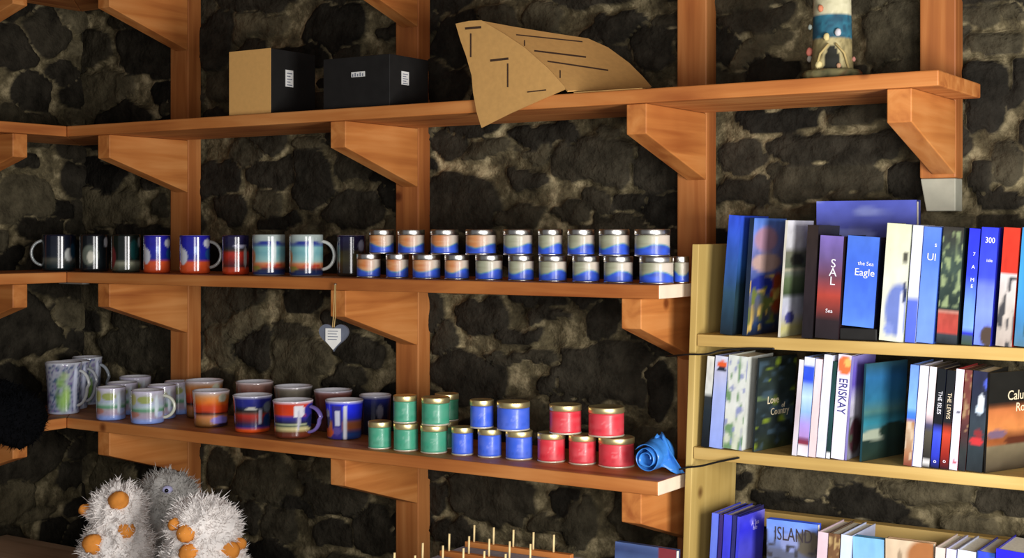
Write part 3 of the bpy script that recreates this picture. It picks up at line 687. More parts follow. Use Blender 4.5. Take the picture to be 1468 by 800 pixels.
brow('f8', 1188.5, 1205, None, 765, patches(pn([(0, '#6a5030'), (1, '#6c4c34')], .3, 4, 16, 91), 92, .6, '#b49868', 5, 20), None, '#5a4430', 'brown patterned spine right of the pinkish white one, bottom row')
brow('f9', 1206, 1221.5, None, 767, pn([(0, '#c4d0f0'), (1, '#d0dcf8')], .05, 2, 4, 93), None, '#c0ccf0', 'bluish white spine between the brown and the pale teal books, bottom row')
r, W, hh = face_out('g0', 1223, 1267, 769, BY + .012, pn([(0, '#7cb0d8'), (.8, '#84b8e0'), (1, '#7cb4e4')], .1, 8, 3, 94), '#3c6c88', 'pale teal cover facing out, bottom row')
r, W, hh = face_out('g1', 1269.5, 1338, 772, BY + .012, spots(pn([(0, '#c4a488'), (.8, '#c8b094'), (1, '#d0bca0')], .1, 5, 8, 95), [(.85, .85, .45, .2, '#a0683c', 1), (.3, .82, .05, .1, '#98846c', 1)]), '#a88868', 'cream and brown cover facing out, bottom row')
brow('g2', 1341, 1355, None, 785, pn('#e0ccc4', .06, 2, 4, 96), None, '#d8c4bc', 'cream white spine right of the cream and brown cover')
brow('g3', 1356.5, 1371, None, 787, pn('#ccccf0', .06, 2, 4, 97), None, '#c8c8ec', 'lilac white spine, second right of the cream and brown cover')
brow('g4', 1372.5, 1399, None, 789, pn('#d4dcf4', .06, 2, 4, 98), None, '#ccd4f0', 'wide white spine left of the deep blue books, bottom row')
brow('g5', 1400.5, 1426, None, 791, patches(pn('#3448d0', .12, 3, 6, 99), 100, .6, '#1c4484', 4, 10), None, '#2434a4', 'mid blue spine left of the last deep blue book, bottom row')
brow('g6', 1427.5, 1475, None, 789, pn('#2420cc', .12, 3, 6, 101), None, '#1c1ca4', 'deep blue book cut off by the lower right corner of the view')

# ------------------------------------------------------------------ mugs
def face_cam(p): return math.atan2(-p[1], -p[0])
def mug(px0, px1, yt, zs, v, paint, label, handle=None, h=None, flare=0, ybot=None, group=None, handle_col='#dcdcdc', inside='#eaeaf2', name='mug', hscale=1.0, hflat=1.3):
    pc = (px0 + px1) / 2
    if ybot is not None:
        c = on_z(pc, ybot, zs); d = Vector((c.x, c.y, 0)).normalized()
        r = (px1 - px0) / 2 * depth(c) / FPX; r = r * (depth(c) + r) / depth(c)
        c = c + d * r
        vv = c.y - YF
        if vv - r < .006: c = c + Vector(ray(pc, ybot)[:2] + (0,)) * ((.006 + r - vv) / ray(pc, ybot)[1])
    else:
        Y = YF + v; c = Vector((x_at(pc, Y), Y, zs)); r = (px1 - px0) / 2 * depth(c) / FPX
    if h is None:
        Zt = depth(c) + (r if yt > HOR else 0)
        h = EYE - (yt - HOR) / FPX * Zt - zs
    rt = r; rb = r * (1 - flare)
    root = empty(name, (c.x, c.y, zs + .0004), face_cam(c)); tag(root, label, 'mug', group)
    m = MB(); N = 22; prof = [(rb * .86, 0), (rb * .96, .0015)]
    for k in range(N + 1):
        q = k / N; rr = rb + (rt - rb) * (q ** 2.2 if flare else 0)
        prof.append((rr, .004 + (h - .004) * q))
    no = len(prof); th = .0032
    prof += [(rt - th * .5, h + .0012), (rt - th, h - .001)]
    for k in range(1, 6):
        q = 1 - k / 5; rr = rb + (rt - rb) * (q ** 2.2 if flare else 0)
        prof.append((rr - th, .006 + (h - .008) * q))
    prof.append((.002, .006))
    ic = L(inside)
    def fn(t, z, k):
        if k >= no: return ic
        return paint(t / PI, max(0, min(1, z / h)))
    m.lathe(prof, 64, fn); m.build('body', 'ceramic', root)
    if handle is not None:
        a = math.radians(handle); m = MB(); hh = h * hscale; pts = []
        for k in range(15):
            q = -PI / 2 * 1.06 + PI * 1.06 * k / 14
            rad = (rt if q > 0 else rb) - .003 + math.cos(q) * .029
            pts.append((rad * math.cos(a), rad * math.sin(a), h * .5 + h * .34 * math.sin(q) * hscale))
        pts[0] = ((rb - .001) * math.cos(a), (rb - .001) * math.sin(a), pts[0][2] )
        pts[-1] = ((rt - .0015) * math.cos(a), (rt - .0015) * math.sin(a), pts[-1][2])
        m.tube(pts, .0042, 8, L(handle_col), 0, hflat); m.build('handle', 'ceramic', root)
    return root
def mp(stops, amp=.12, seed=0, sx=9, sy=9, sp=None, pt=None):
    f0 = pn(stops, amp, sx, sy, seed)
    f = lambda t, v: f0(t + 2, v)
    if pt:
        for (sd, lo, c, a, b, v0, v1) in pt: f = patches(f, sd, lo, c, a, b, v0, v1)
    if sp: f = spots(f, sp)
    return f
# t runs -0.5 .. 0.5 over the visible half, left to right
G1 = 'mugs on the middle shelf'
nightA = mp([(0, '#1c2a2c'), (.15, '#203034'), (.32, '#5a5c54'), (.4, '#1c2430'), (1, '#141a2c')], .25, 1, sp=[(.2, .45, .1, .2, '#c8ccc8', 1.2), (.3, .55, .1, .25, '#1c3c50', .8)])
nightB = mp([(0, '#10181c'), (.2, '#1a2226'), (1, '#10141a')], .3, 2, sp=[(-.1, .45, .22, .3, '#6a7268', 1.2), (-.08, .4, .09, .18, '#d0d0c0', 1.2), (.3, .8, .08, .15, '#b0b4bc', 1)])
nightC = mp([(0, '#1c201c'), (.15, '#5a6050'), (.25, '#8a8c78'), (.33, '#14201c'), (1, '#101814')], .3, 3, sp=[(-.35, .4, .12, .32, '#6a2428', 1.1), (.35, .8, .07, .15, '#8c9494', 1), (.2, .6, .14, .3, '#123a3a', .9)])
blu = lambda sd: mp([(0, '#c84a22'), (.26, '#d4542a'), (.32, '#c85030'), (.36, '#1c2a90'), (.6, '#2226a4'), (1, '#23209c')], .14, sd,
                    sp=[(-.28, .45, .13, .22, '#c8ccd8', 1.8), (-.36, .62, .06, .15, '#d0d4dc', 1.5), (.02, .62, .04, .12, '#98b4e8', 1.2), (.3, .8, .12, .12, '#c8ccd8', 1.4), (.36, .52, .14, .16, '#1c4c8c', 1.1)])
redm = mp([(0, '#b83a1c'), (.16, '#c04020'), (.2, '#2c1c20'), (.38, '#8c241c'), (.55, '#b02c20'), (.62, '#2c2c24'), (.75, '#1c1c3c'), (1, '#201c40')], .3, 6, sp=[(.25, .45, .05, .3, '#a8a4a0', 1), (.1, .72, .25, .03, '#9c9cb0', 1)])
sea = lambda sd: mp([(0, '#b8bcc0'), (.03, '#24386c'), (.16, '#1c2440'), (.22, '#b05830'), (.3, '#c88054'), (.36, '#8cb4b0'), (.55, '#6ca4ac'), (.7, '#7ab0b4'), (.76, '#2a3c94'), (.84, '#98a8a8'), (1, '#a8b4b0')], .14, sd, 5, 8,
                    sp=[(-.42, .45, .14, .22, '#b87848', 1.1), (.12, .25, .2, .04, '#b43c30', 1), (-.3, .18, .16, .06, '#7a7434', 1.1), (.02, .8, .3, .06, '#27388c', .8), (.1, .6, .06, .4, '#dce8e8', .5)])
darkm = mp([(0, '#2a2420'), (.25, '#3c3424'), (.4, '#4a4424'), (.6, '#3a3420'), (.68, '#1c1830'), (1, '#1c1c40')], .3, 9, sp=[(.25, .75, .1, .15, '#8c8ca0', 1.1)])
VM = .065
mug(61, 108, 337, ZM, VM, nightA, 'dark night scene mug at the left end of the middle shelf, handle to the left', -88, group=G1, handle_col='#8a9090', inside='#30343c')
mug(115, 155, 337, ZM, VM, nightB, 'dark mug with a pale blot, second from the left on the middle shelf', None, group=G1, inside='#30343c')
mug(160, 201, 337, ZM, VM, nightC, 'dark mug with a red mark and pale foot band, third on the middle shelf', None, group=G1, inside='#30343c')
mug(206, 244, 338, ZM, VM, blu(4), 'deep blue mug with white sail and orange foot, the left one without visible handle', 150, group=G1)
mug(258, 301, 338, ZM, VM, blu(5), 'deep blue mug with white sail and orange foot, handle to the right', 82, group=G1, handle_col='#a8a8a4')
mug(319, 357, 338, ZM, VM, redm, 'dark mug with red scene between the deep blue and the light blue mugs', None, group=G1, inside='#50506c')
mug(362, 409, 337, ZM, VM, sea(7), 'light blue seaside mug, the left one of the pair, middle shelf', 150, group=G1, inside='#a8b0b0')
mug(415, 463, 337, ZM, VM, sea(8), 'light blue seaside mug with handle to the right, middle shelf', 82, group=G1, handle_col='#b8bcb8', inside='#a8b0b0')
mug(483, 524, 338, ZM, .11, darkm, 'dark olive and navy mug half behind the first tins', None, group=G1)

G2 = 'mugs on the lower shelf'
thb = lambda sd: mp([(0, '#bcc4d8'), (.06, '#98a2bc'), (.5, '#98a0b4'), (.92, '#a8acb8'), (1, '#ccd0da')], .2, sd, 9, 14,
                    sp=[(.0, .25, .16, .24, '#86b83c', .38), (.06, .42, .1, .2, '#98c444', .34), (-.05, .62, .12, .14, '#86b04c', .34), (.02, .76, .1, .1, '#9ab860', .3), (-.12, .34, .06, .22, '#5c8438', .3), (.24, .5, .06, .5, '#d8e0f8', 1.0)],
                    pt=[(sd + 2, .56, '#4a5c80', 22, 34, .06, .97), (sd + 3, .66, '#7a6c9c', 26, 40, .06, .97)])
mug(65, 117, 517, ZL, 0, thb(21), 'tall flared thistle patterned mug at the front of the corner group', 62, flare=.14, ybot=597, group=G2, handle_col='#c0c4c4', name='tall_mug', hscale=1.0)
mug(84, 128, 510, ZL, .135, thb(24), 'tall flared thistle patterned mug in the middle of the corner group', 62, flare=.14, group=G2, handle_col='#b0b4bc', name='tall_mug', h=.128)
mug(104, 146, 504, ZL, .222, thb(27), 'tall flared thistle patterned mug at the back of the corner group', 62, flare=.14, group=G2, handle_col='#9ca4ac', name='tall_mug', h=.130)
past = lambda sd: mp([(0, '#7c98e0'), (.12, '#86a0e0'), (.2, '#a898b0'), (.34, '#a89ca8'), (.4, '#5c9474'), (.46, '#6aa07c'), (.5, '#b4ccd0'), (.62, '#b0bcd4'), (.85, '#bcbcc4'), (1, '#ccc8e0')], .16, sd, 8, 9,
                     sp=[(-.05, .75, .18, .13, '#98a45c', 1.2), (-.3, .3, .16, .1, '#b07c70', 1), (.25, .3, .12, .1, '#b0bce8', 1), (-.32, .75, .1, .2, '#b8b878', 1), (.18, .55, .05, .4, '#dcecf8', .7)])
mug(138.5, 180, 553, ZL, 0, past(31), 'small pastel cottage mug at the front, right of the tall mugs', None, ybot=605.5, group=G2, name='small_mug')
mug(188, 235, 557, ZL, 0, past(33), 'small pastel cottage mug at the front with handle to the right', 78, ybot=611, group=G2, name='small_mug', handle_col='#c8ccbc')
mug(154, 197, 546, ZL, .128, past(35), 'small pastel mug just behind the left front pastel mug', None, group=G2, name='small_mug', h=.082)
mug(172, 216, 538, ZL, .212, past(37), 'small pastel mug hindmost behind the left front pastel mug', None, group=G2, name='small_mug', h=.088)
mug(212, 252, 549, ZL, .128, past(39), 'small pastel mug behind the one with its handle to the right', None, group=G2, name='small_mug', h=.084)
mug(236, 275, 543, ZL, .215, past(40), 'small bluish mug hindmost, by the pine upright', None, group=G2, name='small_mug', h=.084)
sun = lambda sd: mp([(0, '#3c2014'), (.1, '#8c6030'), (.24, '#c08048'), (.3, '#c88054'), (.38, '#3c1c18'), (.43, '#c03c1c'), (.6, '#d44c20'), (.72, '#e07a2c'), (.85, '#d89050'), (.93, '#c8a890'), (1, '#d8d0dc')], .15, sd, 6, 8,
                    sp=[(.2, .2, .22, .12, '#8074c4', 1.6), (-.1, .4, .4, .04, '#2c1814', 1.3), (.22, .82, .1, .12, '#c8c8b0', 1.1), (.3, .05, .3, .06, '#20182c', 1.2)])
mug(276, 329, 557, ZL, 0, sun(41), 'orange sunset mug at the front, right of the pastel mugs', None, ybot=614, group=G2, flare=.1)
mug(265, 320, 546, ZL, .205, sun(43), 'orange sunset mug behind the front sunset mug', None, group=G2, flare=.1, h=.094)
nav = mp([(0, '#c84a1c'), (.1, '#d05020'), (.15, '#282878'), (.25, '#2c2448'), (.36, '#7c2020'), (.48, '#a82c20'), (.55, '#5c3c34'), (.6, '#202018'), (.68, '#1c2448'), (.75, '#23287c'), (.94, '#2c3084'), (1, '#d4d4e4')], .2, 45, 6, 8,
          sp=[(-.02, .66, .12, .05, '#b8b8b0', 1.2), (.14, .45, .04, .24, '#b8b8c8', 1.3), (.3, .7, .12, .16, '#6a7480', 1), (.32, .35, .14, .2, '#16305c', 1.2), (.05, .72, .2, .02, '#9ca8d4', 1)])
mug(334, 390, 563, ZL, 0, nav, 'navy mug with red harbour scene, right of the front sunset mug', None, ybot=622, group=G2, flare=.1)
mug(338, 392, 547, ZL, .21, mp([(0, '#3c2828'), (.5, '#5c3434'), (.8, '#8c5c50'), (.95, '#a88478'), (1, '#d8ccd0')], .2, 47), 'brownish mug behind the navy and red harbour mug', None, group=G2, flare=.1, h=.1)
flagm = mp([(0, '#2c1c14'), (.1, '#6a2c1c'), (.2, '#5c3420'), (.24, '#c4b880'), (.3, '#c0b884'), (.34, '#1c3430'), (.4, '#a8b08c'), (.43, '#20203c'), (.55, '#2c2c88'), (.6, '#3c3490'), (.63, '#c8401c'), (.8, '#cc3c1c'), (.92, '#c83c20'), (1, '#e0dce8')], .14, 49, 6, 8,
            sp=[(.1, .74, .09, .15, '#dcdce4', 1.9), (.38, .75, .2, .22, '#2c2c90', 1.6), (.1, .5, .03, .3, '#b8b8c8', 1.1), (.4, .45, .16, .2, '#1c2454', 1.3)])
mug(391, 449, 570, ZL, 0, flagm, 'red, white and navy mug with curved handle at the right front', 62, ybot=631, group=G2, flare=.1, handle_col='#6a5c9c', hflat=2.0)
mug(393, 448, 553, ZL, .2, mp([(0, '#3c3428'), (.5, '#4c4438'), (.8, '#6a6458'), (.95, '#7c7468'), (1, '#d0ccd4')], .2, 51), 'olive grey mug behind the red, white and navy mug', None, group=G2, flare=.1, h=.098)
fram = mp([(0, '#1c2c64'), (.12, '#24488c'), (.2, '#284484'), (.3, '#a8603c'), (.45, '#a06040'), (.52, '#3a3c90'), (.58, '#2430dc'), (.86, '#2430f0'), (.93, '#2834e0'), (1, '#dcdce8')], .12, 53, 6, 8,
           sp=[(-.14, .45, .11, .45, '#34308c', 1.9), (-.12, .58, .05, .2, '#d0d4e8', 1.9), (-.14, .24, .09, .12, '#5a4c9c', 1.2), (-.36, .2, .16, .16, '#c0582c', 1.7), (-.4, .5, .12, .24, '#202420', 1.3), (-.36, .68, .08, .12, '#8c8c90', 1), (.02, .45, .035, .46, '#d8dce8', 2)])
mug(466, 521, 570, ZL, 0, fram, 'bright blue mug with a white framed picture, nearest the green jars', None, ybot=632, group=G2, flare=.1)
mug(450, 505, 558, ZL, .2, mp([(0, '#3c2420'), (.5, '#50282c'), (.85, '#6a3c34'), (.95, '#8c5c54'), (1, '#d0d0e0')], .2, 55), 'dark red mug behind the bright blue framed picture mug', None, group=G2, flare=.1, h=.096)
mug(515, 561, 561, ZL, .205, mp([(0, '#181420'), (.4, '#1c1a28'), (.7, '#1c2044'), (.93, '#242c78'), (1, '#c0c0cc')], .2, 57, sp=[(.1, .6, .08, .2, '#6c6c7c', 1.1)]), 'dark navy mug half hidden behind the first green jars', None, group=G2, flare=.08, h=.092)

# ------------------------------------------------------------------ tins and jars
def can(px0, px1, zs, v, h, paint, lid, label, group, name, cat, lidh, body_metal, ins=0):
    Y = YF + v; pc = (px0 + px1) / 2
    c = Vector((x_at(pc, Y), Y, zs)); r = (px1 - px0) / 2 * depth(c) / FPX - .0002
    root = empty(name, (c.x, c.y, zs + .0003), face_cam(c)); tag(root, label, cat, group)
    zb = h * .06; zt = h - lidh
    m = MB()
    m.lathe([(r * .94, 0), (r, .001), (r, zb - .0005), (r * .975, zb), (r * .975, zb + .0002)], 40, None, L('#d8d0c0'), 1)
    N = 14
    m.lathe([(r * .975, zb + (zt - zb) * k / N) for k in range(N + 1)], 56, lambda t, z, k: paint(t / PI, k / N), mi=0)
    m.build('body', ['label', body_metal], root)
    m = MB(); z0 = zt + .0003
    m.lathe([(r * .985, z0), (r, z0 + .0008), (r, h - .0016), (r * .985, h - .0004), (r * .95, h), (r * .9, h - .0012), (.002, h - .0012)], 40)
    m.build('lid', lid, root)
    return root
def tin_paint(sd, orange, blue=.42):
    top = L('#c06a30') if orange else L('#8c8c74'); mid = L('#cc9464') if orange else L('#a0a48c'); cr = L('#c8bcae')
    bl = L('#3458d0'); bd = L('#30408c'); te = L('#4a8c94')
    def f(t, v):
        w = blue + .12 * math.sin(t * 7 + sd * .3) + .05 * (vn(t * 9 + 4, 1, sd) - .5)
        if v < w - .05: return mix(bd, bl, .3 + .9 * vn(t * 8 + 2, v * 5, sd))
        if v < w: return mix(bl, te, (v - w + .05) / .05)
        q = vn(t * 3 + 5, v * 11, sd + 3)
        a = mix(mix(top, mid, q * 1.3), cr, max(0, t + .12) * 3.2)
        return mix(te, a, (v - w) / .07)
    return f
TB = [(511, 546), (553, 586), (591, 632), (637, 673), (681, 721), (728, 766), (772, 813), (820, 860), (865, 908), (916, 966)]
TU = [(529, 565), (570, 609), (617, 658), (667, 712), (721, 764), (771, 807), (813, 853), (858, 903), (909, 961)]
GT = 'blue banded tins on the middle shelf'
for i, (a, b) in enumerate(TB):
    can(a, b, ZM, .055, .0528, tin_paint(100 + i, i < 4), 'silver', 'blue banded round tin, %s from the left in the bottom layer' % ORD[i], GT, 'tin', 'tin', .012, 'silver')
can(965, 988, ZM, .11, .0528, tin_paint(140, False), 'silver', 'blue banded tin half hidden behind the last tin at the shelf end', GT, 'tin', 'tin', .012, 'silver')
for i, (a, b) in enumerate(TU):
    can(a, b, ZM + .0532, .055, .0528, tin_paint(120 + i, i < 4), 'silver', 'blue banded round tin, %s from the left in the top layer' % ORD[i], GT, 'tin', 'tin', .012, 'silver')
def jar_paint(col, sd):
    c = L(col)
    def f(t, v):
        n = vn(t * 6 + 4, v * 5, sd)
        k = mix(c, (1, 1, 1), .06 * n)
        if abs(v - .25) < .05 and abs(t) < .28 and vn(t * 60 + 9, 2, sd) > .5: k = mix(k, tuple(x * .6 for x in c), .3)
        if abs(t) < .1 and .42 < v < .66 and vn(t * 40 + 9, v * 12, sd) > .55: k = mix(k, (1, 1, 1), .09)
        return k
    return f
def vj(x): return .040 + max(0, (x - 545)) / 340 * .078
JH = .0595
GRN, BLU, RED = '#3c9c7c', '#3460e0', '#d42c3c'
JL = [('green', GRN, [(527.5, 561.5, 'front left'), (564, 600, 'front middle'), (602.5, 642, 'front right')], [(563.5, 598, 'left'), (604, 645, 'right')]),
      ('blue', BLU, [(647, 679, 'front left'), (684.5, 719.5, 'front middle'), (724.5, 764, 'front right')], [(673.5, 708, 'left'), (712, 760, 'right')]),
      ('red', RED, [(770, 811, 'front left'), (815, 855, 'front middle'), (857.5, 910, 'front right')], [(787, 834, 'left'), (843, 895.5, 'right')])]
sd = 200
for cname, colr, low, up in JL:
    g = '%s gold lidded jars' % cname
    for (a, b, w_) in low:
        sd += 1; can(a, b, ZL, vj((a + b) / 2), JH, jar_paint(colr, sd), 'gold', '%s jar with gold lid, %s one of the bottom layer' % (cname, w_.replace('front ', '')), g, 'jar', 'jar', .0125, 'rim')
    for (a, b, w_) in up:
        sd += 1; can(a, b, ZL + JH + .0006, vj((a + b) / 2), JH, jar_paint(colr, sd), 'gold', '%s jar with gold lid, %s one of the two stacked on top' % (cname, w_), g, 'jar', 'jar', .0125, 'rim')
# two green jars behind, one on the other
a, b = 622, 658
can(622, 657, ZL, .125, JH, jar_paint('#2a7c5c', 231), 'gold', 'green jar hidden behind the front green jars, bottom of the rear pair', 'green gold lidded jars', 'jar', 'jar', .0125, 'rim')
can(623, 658, ZL + JH + .0006, .125, JH, jar_paint('#2a7c5c', 232), 'gold', 'green jar peeping out behind the right top green jar', 'green gold lidded jars', 'jar', 'jar', .0125, 'rim')

# ------------------------------------------------------------------ blue rolled film on the lower shelf end
c0 = on_y(931, 664, YF + .075)
roll = empty('rolled_film', (c0.x, YF + .06, ZL + .0005)); tag(roll, 'crumpled roll of blue film at the right end of the lower shelf', 'roll')
m = MB(); vs = []; fs = []; NA, NB = 66, 12
for j in range(NB + 1):
    q = j / NB
    for i in range(NA + 1):
        a = i / NA * 2 * PI * 2.4; r = .009 + .019 * (i / NA)
        r *= 1 + .12 * q * (vn(i * .2, j * .5, 7) - .3) + .18 * q * q
        wv = (vn(i * .25, j * .7, 3) - .5) * .004 * (1 + q)
        vs.append((math.cos(a) * r + q * .004 + wv, q * .06 + (vn(i * .1, 0, 9) - .5) * .006, math.sin(a) * r + .030 + q * .006 + wv))
fs = [(j * (NA + 1) + i, j * (NA + 1) + i + 1, (j + 1) * (NA + 1) + i + 1, (j + 1) * (NA + 1) + i) for j in range(NB) for i in range(NA)]
m.add(vs, fs, smooth=True)
o = m.build('rolled_sheet', 'bluefoil', roll)
md = o.modifiers.new('thick', 'SOLIDIFY'); md.thickness = .0012
m = MB(); vs = []; NX, NY = 10, 8
for j in range(NY + 1):
    for i in range(NX + 1):
        u, v = i / NX, j / NY
        wd = .062 * (1 - v * .82)
        x = -.004 + (u - .5) * wd + .012 + (.028 * (1 - v)) * u
        vs.append((x, .03 + .02 * v + .006 * math.sin(u * 9 + v * 5), .022 + .052 * v + .004 * math.sin(u * 14 + v * 3) - .022 * u * (1 - v)))
fs = [(j * (NX + 1) + i, j * (NX + 1) + i + 1, (j + 1) * (NX + 1) + i + 1, (j + 1) * (NX + 1) + i) for j in range(NY) for i in range(NX)]
m.add(vs, fs, smooth=True); o = m.build('loose_flap', 'bluefoil', roll)
md = o.modifiers.new('thick', 'SOLIDIFY'); md.thickness = .0012

# ------------------------------------------------------------------ black cables
def cable(pts, r, label):
    P = [on_y(px, py, Y) for px, py, Y in pts]; Q = []
    for i in range(len(P) - 1):
        p0, p1, p2, p3 = P[max(i - 1, 0)], P[i], P[i + 1], P[min(i + 2, len(P) - 1)]
        for k in range(8):
            t = k / 8; Q.append(.5 * ((2 * p1) + (p2 - p0) * t + (2 * p0 - 5 * p1 + 4 * p2 - p3) * t * t + (3 * p1 - p0 - 3 * p2 + p3) * t ** 3))
    Q.append(P[-1]); m = MB(); m.tube(Q, r, 8); tag(m.build('cable', 'black'), label, 'cable')
cable([(974, 673, 2.436), (980, 671.5, 2.435), (986, 670, 2.434), (1005, 668, 2.433), (1030, 662, 2.434), (1050, 658, 2.434), (1060, 656, 2.4365)], .0019, 'black cable drooping from the lower shelf end onto the bookcase')
cable([(955, 511, 2.50), (975, 509, 2.445), (986, 508, 2.434), (1003, 508, 2.434), (1016, 507, 2.434), (1035, 502, 2.4365), (1070, 499.5, 2.437), (1110, 500, 2.437)], .0018, 'black cable across the bookcase side under its upper shelf')

# ------------------------------------------------------------------ slate heart
hp = on_y(479, 481, YF - .014)
hz = hp.z
hr = empty('hanging_heart', (hp.x, YF - .014, hz)); tag(hr, 'grey slate heart with a white tag hanging from the middle shelf', 'ornament')
hr.rotation_euler = (0, 0, .3)
poly = []
for k in range(60):
    a = 2 * PI * k / 60
    x = 16 * math.sin(a) ** 3; y = 13 * math.cos(a) - 5 * math.cos(2 * a) - 2 * math.cos(3 * a) - math.cos(4 * a)
    poly.append((-x / 16 * .0345, y / 14.5 * .030))
m = MB(); m.prism(poly, -.004, .004, 1); m.build('heart', 'slate', hr, .001)
m = MB(); m.prism([(-.018, .016), (-.018, -.012), (0, -.031), (.018, -.012), (.018, .016)], -.0062, -.0043, 1); m.build('paper_tag', 'white', hr)
m = MB()
for k in range(4): m.box(-.012, .012 - .003 * (k % 2), -.0068, -.0063, .009 - k * .006, .0105 - k * .006)
m.build('tag_lettering', 'ink', hr)
stp = ZM - TK * .5 - hz
m = MB(); m.tube([(-.002, -.005, .018), (-.0022, .001, .04), (-.001, .006, stp)], .0012, 6); m.tube([(.002, -.005, .018), (.0022, .001, .04), (.001, .006, stp)], .0012, 6)
m.build('string', 'string', hr)
m = MB(); m.tube([(0, .004, stp), (0, .0125, stp)], .0014, 8); m.build('nail', 'steel', hr)

# ------------------------------------------------------------------ boxes on the top shelf
def gift_box(pxf, pxr, pxb, ytop, yf, label, front, boxname='gift_box', lab_side=True, lab_front=False):
    """pxf..pxr: face towards the room, pxr..pxb: its right side"""
    X0, X1 = x_at(pxf, yf), x_at(pxr, yf)
    Z = depth((X1, yf)); h = EYE + (HOR - ytop) / FPX * Z - ZT
    lo, hi = .01, .3
    for _ in range(40):
        d = (lo + hi) / 2; q = Vector((X1, yf + d, 0))
        if 734 + FPX * (q.x * CS + q.y * SN) / depth(q) < pxb: lo = d
        else: hi = d
    d = min(lo, .19); w = X1 - X0
    r = empty(boxname, ((X0 + X1) / 2, yf + d / 2, ZT + .0004)); tag(r, label, 'box', 'boxes on the top shelf')
    m = MB(); m.box(-w / 2, w / 2, -d / 2 + .0012, d / 2, 0, h); m.build('body', 'blackbox', r, .001)
    if front == 'kraftbox':
        m = MB(); m.box(-w / 2, w / 2, -d / 2, -d / 2 + .001, 0, h); o = m.build('front_panel', front, r); o['label'] = 'tan card front panel'
    if lab_side:
        m = MB(); y0 = -d / 2 + d * (.32 if front == 'kraftbox' else .3)
        m.box(w / 2 + .0002, w / 2 + .0012, y0, y0 + .026, h * .44, h * .70); o = m.build('label_sticker', 'white', r)
        m = MB()
        for k in range(5): m.box(w / 2 + .0013, w / 2 + .0016, y0 + .004, y0 + .022 - .006 * (k % 2), h * (.46 + .045 * k), h * (.475 + .045 * k))
        m.build('label_print', 'ink', r)
    if lab_front:
        m = MB(); m.box(-.012, .026, -d / 2 - .0002, -d / 2 + .0008, h * .60, h * .70); m.build('label_sticker', 'white', r)
        m = MB()
        for k in range(5): m.box(-.009 + k * .007, -.006 + k * .007, -d / 2 - .0006, -d / 2 - .0003, h * .61, h * (.66 + .02 * (k % 2)))
        m.build('label_print', 'ink', r)
    return r
gift_box(328.5, 388, 452, 69, YF + .012, 'black box with a tan front on the top shelf', 'kraftbox')
gift_box(463, 558, 614, 77, YF + .012, 'all black box right of the tan fronted box', 'blackbox', lab_front=True)

# ------------------------------------------------------------------ folded cardboard stand
cr = empty('cardboard_stand', on_y(812, 130, YF - .004)); tag(cr, 'folded brown cardboard stand with slots, tipped over the top shelf edge', 'cardboard stand')
co = Vector(cr.location)
A = on_y(812, 127, YF - .006); D = on_y(690, 183, YF - .012); F = on_y(690, 29, YF + .0)
nrm = (A - D).cross(F - D).normalized()
def on_plane(px, py, p0, n):
    d = Vector(ray(px, py)); e = Vector((0, 0, EYE)); k = (p0 - e).dot(n) / d.dot(n); return e + d * k
def card(poly3, n, thick, name, mat):
    o3 = [p - co for p in poly3]; off = n * thick; k = len(o3); m = MB()
    m.add(o3 + [p - off for p in o3], [tuple(range(k)), tuple(range(2 * k - 1, k - 1, -1))] + [(i, i + k, (i + 1) % k + k, (i + 1) % k) for i in range(k)])
    return m.build(name, mat, cr)
if nrm.y > 0: nrm = -nrm
p1 = [on_plane(x, y, A, nrm) for x, y in ((653, 34), (672, 30), (690, 29), (722, 48), (752, 68), (786, 98), (812, 127), (775, 143), (730, 163), (690, 183), (683, 160), (678, 132), (676, 108), (668, 80), (660, 58))]
card(p1, nrm, .003, 'slotted_panel', 'kraft')
G = on_y(843, 55, YF + .17); H = on_y(934, 124, YF + .006)
n2 = (G - A).cross(F - A).normalized()
if n2.y > 0: n2 = -n2
p2 = [on_plane(x, y, A, n2) for x, y in ((692, 30), (735, 38), (790, 47), (843, 55), (872, 68), (902, 90), (922, 110), (934, 124), (880, 127), (814, 130), (787, 100), (753, 70), (723, 49))]
card([p + n2 * .0 for p in p2], n2, .003, 'folded_panel', 'kraft')
m = MB(); fx0, fx1 = .012, H.x - co.x - .02
m.box(fx0, fx1, YF + .004 - co.y, YF + .06 - co.y, ZT + .0004 - co.z, ZT + .0022 - co.z); m.build('base_flap', 'kraft', cr)
def slot(pts, pl0, n, wpx, name='slot'):
    (x0, y0), (x1, y1) = pts; dx, dy = x1 - x0, y1 - y0; l = math.hypot(dx, dy); nx, ny = -dy / l * wpx, dx / l * wpx
    q = [on_plane(x, y, pl0, n) + n * .0006 for x, y in ((x0 - nx, y0 - ny), (x1 - nx, y1 - ny), (x1 + nx, y1 + ny), (x0 + nx, y0 + ny))]
    card(q, n, .0012, name, 'slot')
for s_, wv in (([(667, 41), (690, 39)], 1.6), ([(675, 48), (675, 82)], 1), ([(703, 87), (729, 84)], 1.6), ([(728, 91), (728, 125)], 1), ([(756, 132), (783, 129)], .8)): slot(s_, A, nrm, wv)
for s_, wv in (([(766, 73), (840, 82)], 1), ([(785, 88), (872, 101)], .9), ([(752, 58), (752, 66)], .8), ([(803, 101), (803, 112)], .8), ([(740, 50), (835, 60)], .7)): slot(s_, A, n2, wv)

